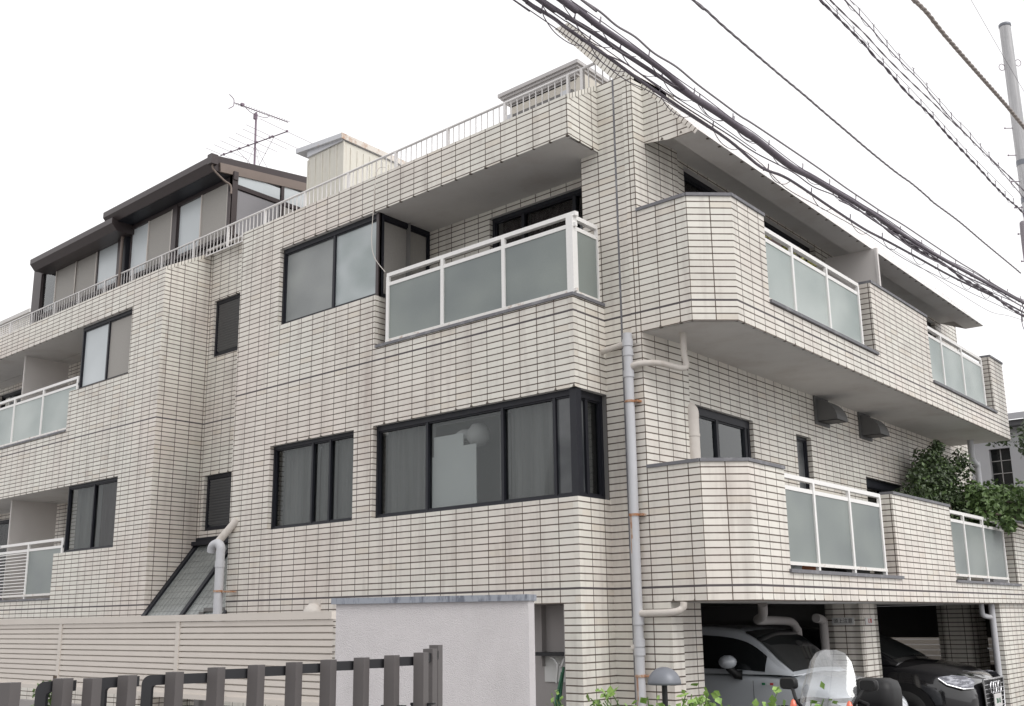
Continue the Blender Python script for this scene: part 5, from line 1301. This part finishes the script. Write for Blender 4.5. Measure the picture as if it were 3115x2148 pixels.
for z in (7.45, 6.78, 6.55):
    m = MB(); rr_ = radp(z)+.006; m.tube([pb+ZZ*(z+.045), pb+ZZ*(z-.045)], rr_, 24); m.box(pb+ZZ*(z-.03)-lft*rr_, -lft*.09, fr_*.05, ZZ*.06); m.build('pole_band', 'lamp_grey', up_)
m = MB()
for s_, zc in ((1, 9.25), (-1, 9.33)):
    c = pb+ZZ*zc+lft*s_*(radp(zc)+.05); m.tube([c+(lft*cos(a)+ZZ*sin(a)*1.25)*.05 for a in [2*pi*k/16 for k in range(17)]], .006, 5, False)
m.build('wire_loop', 'antenna_metal', up_)
m = MB(); o_ = lft*.15+fr_*.04
m.tube(catmull([pb+o_*.55+ZZ*6.33, pb+o_*.9+ZZ*6.36, pb+o_*1.0+ZZ*6.30, pb+o_*1.05+ZZ*5.9, pb+o_*1.0+ZZ*5.3, pb+o_+ZZ*4.9, pb+o_*1.05+ZZ*3.0]), .045, 10); m.build('riser_duct', 'cable_grey', up_)
r = random.Random(21); m = MB()
for k in range(16):
    a = pb+o_*r.uniform(.6, 1.4)+ZZ*r.uniform(4.6, 5.1)
    pts = [a, a+lft*r.uniform(-.05, .16)-ZZ*.12, a+lft*r.uniform(-.06, .10)-ZZ*r.uniform(.22, .35), a+lft*r.uniform(-.04, .04)-ZZ*r.uniform(.35, .6)]
    m.tube(catmull(pts, 5), r.choice((.006, .009, .013)), 6)
m.tube(catmull([pb+o_+ZZ*4.95, pb+lft*.33+ZZ*4.86, pb+lft*.36+ZZ*4.60, pb+lft*.28+ZZ*4.42, pb+o_+ZZ*4.38]), .006, 6); m.tube([pb+lft*.35+ZZ*4.80, pb+lft*.36+ZZ*4.66], .014, 6)
m.build('cable_tail', 'cable_black', up_)
m = MB(); m.box(pb-lft*.10+ZZ*7.35, -lft*.3, fr_*.1, ZZ*.1); m.tube([pb-lft*.25+ZZ*7.42+(lft*cos(a)+ZZ*sin(a))*.09 for a in [2*pi*k/14 for k in range(15)]], .012, 6, False); m.build('cross_bracket', 'lamp_grey', up_)

# ------------------------------------------------------------------ overhead cables
CABLES = {
    'low': (0.0125, [(-4.175, 4.599, 3.835), (-4.182, 4.669, 3.829), (-4.207, 4.95, 3.849), (-4.222, 5.118, 3.844), (-4.262, 5.566, 3.845), (-4.299, 5.988, 3.837), (-4.315, 6.161, 3.837), (-4.342, 6.468, 3.841), (-4.427, 7.419, 3.858), (-4.482, 8.033, 3.817), (-4.533, 8.604, 3.891), (-4.62, 9.58, 3.91), (-4.699, 10.467, 3.935), (-4.755, 11.095, 3.984), (-4.847, 12.122, 4.059), (-4.951, 13.294, 4.137), (-5.047, 14.369, 4.23), (-5.156, 15.591, 4.345), (-5.298, 17.186, 4.471), (-5.422, 18.571, 4.582)]),
    'mid': (0.016, [(-4.133, 4.687, 3.86), (-4.14, 4.766, 3.867), (-4.168, 5.082, 3.88), (-4.189, 5.315, 3.899), (-4.225, 5.72, 3.911), (-4.264, 6.161, 3.929), (-4.297, 6.527, 3.945), (-4.318, 6.759, 3.952), (-4.343, 7.045, 3.977), (-4.37, 7.343, 3.986), (-4.396, 7.637, 4.01)]),
    'thick': (0.022, [(-4.097, 4.852, 3.922), (-4.105, 4.934, 3.926), (-4.122, 5.132, 3.937), (-4.143, 5.368, 3.93), (-4.177, 5.746, 3.946), (-4.192, 5.912, 3.954), (-4.223, 6.261, 3.951), (-4.239, 6.443, 3.934), (-4.256, 6.631, 3.921), (-4.274, 6.829, 3.93), (-4.302, 7.139, 3.947), (-4.339, 7.556, 3.95), (-4.357, 7.76, 3.958), (-4.417, 8.428, 3.944), (-4.458, 8.897, 3.99), (-4.511, 9.492, 4.029), (-4.549, 9.911, 4.063), (-4.588, 10.351, 4.08), (-4.627, 10.782, 4.096), (-4.703, 11.641, 4.12), (-4.824, 13.0, 4.205), (-5.024, 15.241, 4.387), (-5.164, 16.807, 4.519), (-5.286, 18.172, 4.643)]),
    'split': (0.015, [(-4.625, 10.43, 4.091), (-4.664, 10.866, 4.111), (-4.733, 11.635, 4.084), (-4.798, 12.368, 4.114), (-4.871, 13.182, 4.173), (-4.925, 13.787, 4.167), (-5.033, 14.998, 4.266), (-5.117, 15.94, 4.28), (-5.197, 16.836, 4.328), (-5.318, 18.189, 4.427)]),
    'wavy': (0.008, [(-3.95, 4.884, 3.868), (-3.956, 4.953, 3.87), (-3.975, 5.168, 3.882), (-3.992, 5.361, 3.87), (-4.013, 5.597, 3.892), (-4.035, 5.841, 3.875), (-4.063, 6.155, 3.901), (-4.091, 6.466, 3.888), (-4.126, 6.859, 3.889), (-4.154, 7.173, 3.892), (-4.179, 7.459, 3.911), (-4.282, 8.611, 3.959), (-4.318, 9.007, 3.969), (-4.355, 9.428, 3.978), (-4.399, 9.914, 4.0), (-4.445, 10.435, 4.023), (-4.496, 11.001, 4.063), (-4.55, 11.608, 4.09), (-4.609, 12.267, 4.12), (-4.672, 12.983, 4.152), (-4.743, 13.773, 4.205), (-4.819, 14.631, 4.245), (-4.953, 16.128, 4.358), (-5.07, 17.437, 4.474)]),
    'mess': (0.004, [(-4.054, 4.923, 3.917), (-4.059, 4.979, 3.916), (-4.092, 5.357, 3.928), (-4.132, 5.801, 3.93), (-4.182, 6.359, 3.922), (-4.216, 6.742, 3.931), (-4.26, 7.236, 3.923), (-4.298, 7.66, 3.945), (-4.376, 8.531, 3.939), (-4.45, 9.368, 4.001), (-4.538, 10.356, 4.061), (-4.604, 11.095, 4.087), (-4.717, 12.362, 4.154)]),
    'thin1': (0.004, [(-4.22, 4.538, 3.828), (-4.226, 4.601, 3.832), (-4.265, 5.042, 3.835), (-4.304, 5.48, 3.827), (-4.341, 5.893, 3.807), (-4.378, 6.312, 3.854), (-4.447, 7.086, 3.886), (-4.533, 8.048, 3.91), (-4.587, 8.646, 3.832), (-4.663, 9.507, 3.883), (-4.767, 10.668, 3.95), (-4.87, 11.819, 3.971), (-4.979, 13.039, 4.062), (-5.111, 14.521, 4.182), (-5.221, 15.756, 4.301), (-5.366, 17.378, 4.453), (-5.492, 18.794, 4.595)]),
    'thin2': (0.004, [(-4.155, 4.711, 3.858), (-4.191, 5.108, 3.864), (-4.228, 5.524, 3.862), (-4.271, 6.013, 3.865), (-4.32, 6.554, 3.879), (-4.373, 7.156, 3.906), (-4.439, 7.891, 3.912)]),
    'thin3': (0.006, [(-4.193, 5.134, 3.821), (-4.221, 5.444, 3.809), (-4.253, 5.811, 3.86), (-4.287, 6.186, 3.856), (-4.319, 6.551, 3.847), (-4.354, 6.944, 3.86), (-4.402, 7.477, 3.88), (-4.439, 7.888, 3.888), (-4.505, 8.633, 3.961), (-4.547, 9.106, 3.966), (-4.597, 9.661, 4.043), (-4.643, 10.183, 4.062), (-4.688, 10.681, 4.113), (-4.74, 11.269, 4.082), (-4.81, 12.051, 4.117)]),
    'loop': (0.003, [(-4.962, 11.723, 4.089), (-5.079, 13.036, 4.132), (-5.191, 14.297, 4.152), (-5.323, 15.769, 4.215), (-5.417, 16.822, 4.375), (-5.504, 17.806, 4.509), (-5.638, 19.302, 4.741)]),
    'dA': (0.007, [(-4.086, 6.409, 4.601), (-4.093, 6.486, 4.601), (-4.11, 6.682, 4.609), (-4.134, 6.947, 4.601), (-4.163, 7.27, 4.601), (-4.188, 7.56, 4.6), (-4.234, 8.07, 4.605), (-4.276, 8.543, 4.614), (-4.314, 8.964, 4.615), (-4.368, 9.572, 4.621), (-4.427, 10.237, 4.627), (-4.493, 10.973, 4.65), (-4.585, 12.007, 4.689), (-4.536, 11.457, 4.682), (-4.605, 12.227, 4.685), (-4.691, 13.193, 4.736), (-4.787, 14.263, 4.752), (-4.895, 15.475, 4.779), (-4.93, 15.87, 4.787), (-4.954, 16.14, 4.789)]),
    'dB': (0.011, [(-4.379, 9.135, 5.954), (-4.393, 9.287, 5.958), (-4.432, 9.731, 5.971), (-4.468, 10.133, 5.98), (-4.497, 10.452, 5.993), (-4.526, 10.775, 5.969), (-4.556, 11.12, 5.979), (-4.595, 11.554, 5.956), (-4.625, 11.887, 5.947), (-4.685, 12.565, 5.982), (-4.745, 13.231, 5.961), (-4.814, 14.011, 5.959), (-4.896, 14.921, 5.958), (-4.996, 16.051, 5.947), (-4.922, 15.217, 5.943), (-4.979, 15.855, 5.952), (-5.06, 16.762, 5.997), (-5.091, 17.111, 6.0), (-5.213, 18.483, 6.059)]),
    'dBm': (0.003, [(-4.399, 9.361, 6.021), (-4.439, 9.81, 6.036), (-4.501, 10.498, 6.035), (-4.565, 11.215, 6.042), (-4.635, 12.005, 6.058), (-4.725, 13.014, 6.051), (-4.826, 14.147, 6.033), (-4.915, 15.142, 6.059), (-5.039, 16.524, 6.093)]),
    'dC': (0.007, [(-4.468, 9.57, 6.178), (-4.48, 9.698, 6.175), (-4.522, 10.167, 6.194), (-4.566, 10.67, 6.221), (-4.621, 11.278, 6.219), (-4.696, 12.118, 6.251), (-4.779, 13.057, 6.305), (-4.825, 13.563, 6.324), (-4.893, 14.33, 6.375), (-4.978, 15.279, 6.412), (-5.078, 16.406, 6.48), (-5.136, 17.05, 6.506), (-5.182, 17.566, 6.534), (-5.307, 18.974, 6.584)]),
    'dD': (0.006, [(-4.257, 9.448, 6.026), (-4.268, 9.578, 6.032), (-4.304, 9.978, 6.037), (-4.335, 10.328, 6.039), (-4.367, 10.691, 6.023), (-4.42, 11.278, 6.034), (-4.469, 11.829, 6.059), (-4.508, 12.268, 6.043), (-4.55, 12.731, 6.026), (-4.571, 12.972, 6.017), (-4.621, 13.537, 6.03), (-4.68, 14.198, 6.047), (-4.755, 15.032, 6.069), (-4.852, 16.125, 6.045), (-4.934, 17.043, 6.02)]),
    'dDm': (0.003, [(-4.27, 9.594, 6.102), (-4.281, 9.724, 6.102), (-4.306, 9.999, 6.125), (-4.347, 10.456, 6.118), (-4.385, 10.882, 6.099), (-4.423, 11.313, 6.087), (-4.472, 11.865, 6.106), (-4.512, 12.309, 6.1), (-4.552, 12.757, 6.102), (-4.591, 13.199, 6.094), (-4.639, 13.733, 6.127), (-4.677, 14.164, 6.106), (-4.756, 15.045, 6.102), (-4.851, 16.113, 6.167), (-4.943, 17.137, 6.21)]),
    'rope': (0.017, [(-4.329, 11.383, 6.961), (-4.352, 11.639, 6.972), (-4.392, 12.095, 7.024), (-4.438, 12.607, 7.024), (-4.487, 13.159, 7.046), (-4.555, 13.917, 7.086), (-4.634, 14.806, 7.137), (-4.715, 15.715, 7.186), (-4.802, 16.682, 7.208), (-4.92, 18.012, 7.218)]),
    'guy': (0.003, [(-4.57, 14.088, 8.291), (-4.595, 14.366, 8.272), (-4.71, 15.651, 8.102), (-4.833, 17.033, 7.945), (-4.913, 17.927, 7.837)]),
}

LAB = {
 'low': 'lowest thick black cable, crossing the tip of the tiled fin', 'mid': 'middle black cable between the two heaviest ones, joining the bundle at the corner',
 'thick': 'thickest black cable bundle sweeping across the whole facade', 'split': 'black cable leaving the underside of the thickest bundle towards the pole',
 'wavy': 'thin wavy dark cable running just above the thickest bundle', 'mess': 'fine straight messenger wire along the top of the thickest bundle',
 'thin1': 'fine wire below the lowest thick cable', 'thin2': 'fine wire between the lowest and the middle cable', 'thin3': 'slack thin cable looping under the middle cable',
 'loop': 'faint hair thin wire sagging beside the eave towards the right edge', 'dA': 'single twisted cable crossing the open sky alone',
 'dB': 'dark twisted cable with regular hanger clips, left of the pair in the sky', 'dBm': 'fine support wire above the clipped dark cable',
 'dC': 'plain smooth cable between the two clipped cables in the sky', 'dD': 'thin cable with clips and slack ties, right of the pair in the sky', 'dDm': 'fine support wire above the thin clipped cable',
 'rope': 'thick brown twisted cable near the top right corner, passing the pole', 'guy': 'hair thin wire touching the top of the pole'}
for k_, (rad, pts) in CABLES.items():
    pts = sorted([Vector(p) for p in pts], key=lambda p: p.y)
    # stretch both ends well beyond the view
    d0 = (pts[0]-pts[min(3, len(pts)-1)]).normalized(); d1 = (pts[-1]-pts[-3]).normalized()
    d0.z *= .5; ext = 1.0 if k_ in ('mid', 'mess', 'thin2', 'thin3') else 1
    if k_ not in ('split', 'loop', 'thin3'): pts = [pts[0]+d0*7+ZZ*.35]+[pts[0]+d0*3.0+ZZ*.06]+pts
    if k_ not in ('mid', 'thin2', 'thin3', 'mess', 'dBm', 'dA'): pts = pts+[pts[-1]+d1*1.5, pts[-1]+d1*5]
    cv = catmull(pts, 6); m = MB()
    if k_ in ('rope', 'dA', 'dB', 'dC', 'split'):
        # stranded: thin strands wound round the line
        strands = 3 if k_ in ('rope', 'dA') else 2
        fine = []; 
        for a, b in zip(cv[:-1], cv[1:]):
            n_ = max(1, int((b-a).length/.05))
            for j in range(n_): fine.append(a.lerp(b, j/n_))
        fine.append(cv[-1])
        pitch = {'rope': .42, 'dA': .40, 'dB': .5, 'dC': .8, 'split': .7}[k_]; acc = 0; ph = [0]
        for a, b in zip(fine[:-1], fine[1:]): acc += (b-a).length; ph.append(acc/pitch*2*pi)
        for s_ in range(strands):
            q = [p+(nB*cos(f+2*pi*s_/strands)+ZZ*sin(f+2*pi*s_/strands))*rad*.72 for p, f in zip(fine, ph)]
            m.tube(q, rad*(.72 if k_ != 'rope' else 1.0)*(1.25 if k_ == 'dA' else 1), 6)
    else:
        m.tube(cv, rad, 8 if rad > .01 else 5)
    mat = {'rope': 'cable_brown', 'wavy': 'cable_grey', 'dA': 'cable_grey', 'dC': 'cable_grey'}.get(k_, 'cable_black')
    root = thing('overhead_cable', LAB[k_], 'cable', 'overhead cables along the side street', loc=tuple(pts[0]))
    m.build('cable', mat, root)
    rr = random.Random(len(k_)+len(pts))
    if k_ in ('dB', 'dD'):   # clips with little loops up to the support wire
        m = MB(); L = 0; nxt = 0
        for a, b in zip(cv[:-1], cv[1:]):
            L += (b-a).length
            if L >= nxt and a.y > 8.8:
                nxt = L+.40; m = MB(); m.tube([a, a+ZZ*.075, a+ZZ*.10+dB*.03], .005, 4); m.tube([a+ZZ*.075, a+ZZ*.09-dB*.03], .004, 4)
                if rr.random() < .8: m.tube(catmull([a, a-ZZ*.025+dB*.07, a-ZZ*.035+dB*.16, a+(b-a).normalized()*.30]), .003, 4)
                m.build('cable_clip', 'cable_black', root)
    if k_ in ('thick', 'low', 'mid'):   # spiral hangers and slack ties
        m = MB(); L = 0; nxt = .3
        step = {'thick': .62, 'low': .9, 'mid': .55}[k_]
        for a, b in zip(cv[:-1], cv[1:]):
            L += (b-a).length; t = (b-a).normalized()
            if L >= nxt and a.y > 4.6:
                nxt = L+step; m = MB()
                m.tube(catmull([a-ZZ*rad*1.3-t*.05, a-ZZ*rad*.2-nB*rad-t*.01+nB*0, a+ZZ*rad*1.5+t*.05, a+ZZ*(rad*1.5+.05)+t*.07]), .0055, 5)
                m.tube(catmull([a+ZZ*(rad+.03)+t*.06, a-ZZ*.02+t*.08, a-ZZ*.075+t*.2, a-ZZ*.07+t*.38, a-ZZ*(rad+.005)+t*.52]), .0034, 4)
                m.build('cable_hanger', 'cable_grey' if k_ == 'thick' else 'cable_black', root)
    if k_ == 'thick':      # swollen lashed section where cables join
        m = MB(); seg = [p for p in cv if 6.5 < p.y < 10.3]
        m.tube([p-ZZ*.012 for p in seg], [rad*(1.0+.35*sin(pi*i/len(seg))) for i in range(len(seg))], 8); m.build('cable_joint', 'cable_black', root)
        for off, r2 in ((-.055, .009), (-.085, .006), (.035, .005)):
            m = MB(); m.tube([p+ZZ*(off+.018*sin(p.y*2.1+off*90)) for p in cv if p.y > 9.5], r2, 6); m.build('companion_wire', 'cable_black', root)
# loose telephone line down to the corner balcony
root = thing('hanging_wire', 'thin pale wire hanging down the facade to the corner balcony railing', 'wire', loc=(-9.8, 8.1, 5.4))
m = MB(); m.tube(catmull([(-9.72, 8.20, 5.46), (-9.80, 8.12, 5.40), (-9.83, 8.10, 4.9), (-9.85, 8.10, 4.5), (-9.80, 8.11, 4.28), (-9.66, 8.16, 4.08)]), .005, 5); m.build('wire', 'pipe_cream', root)
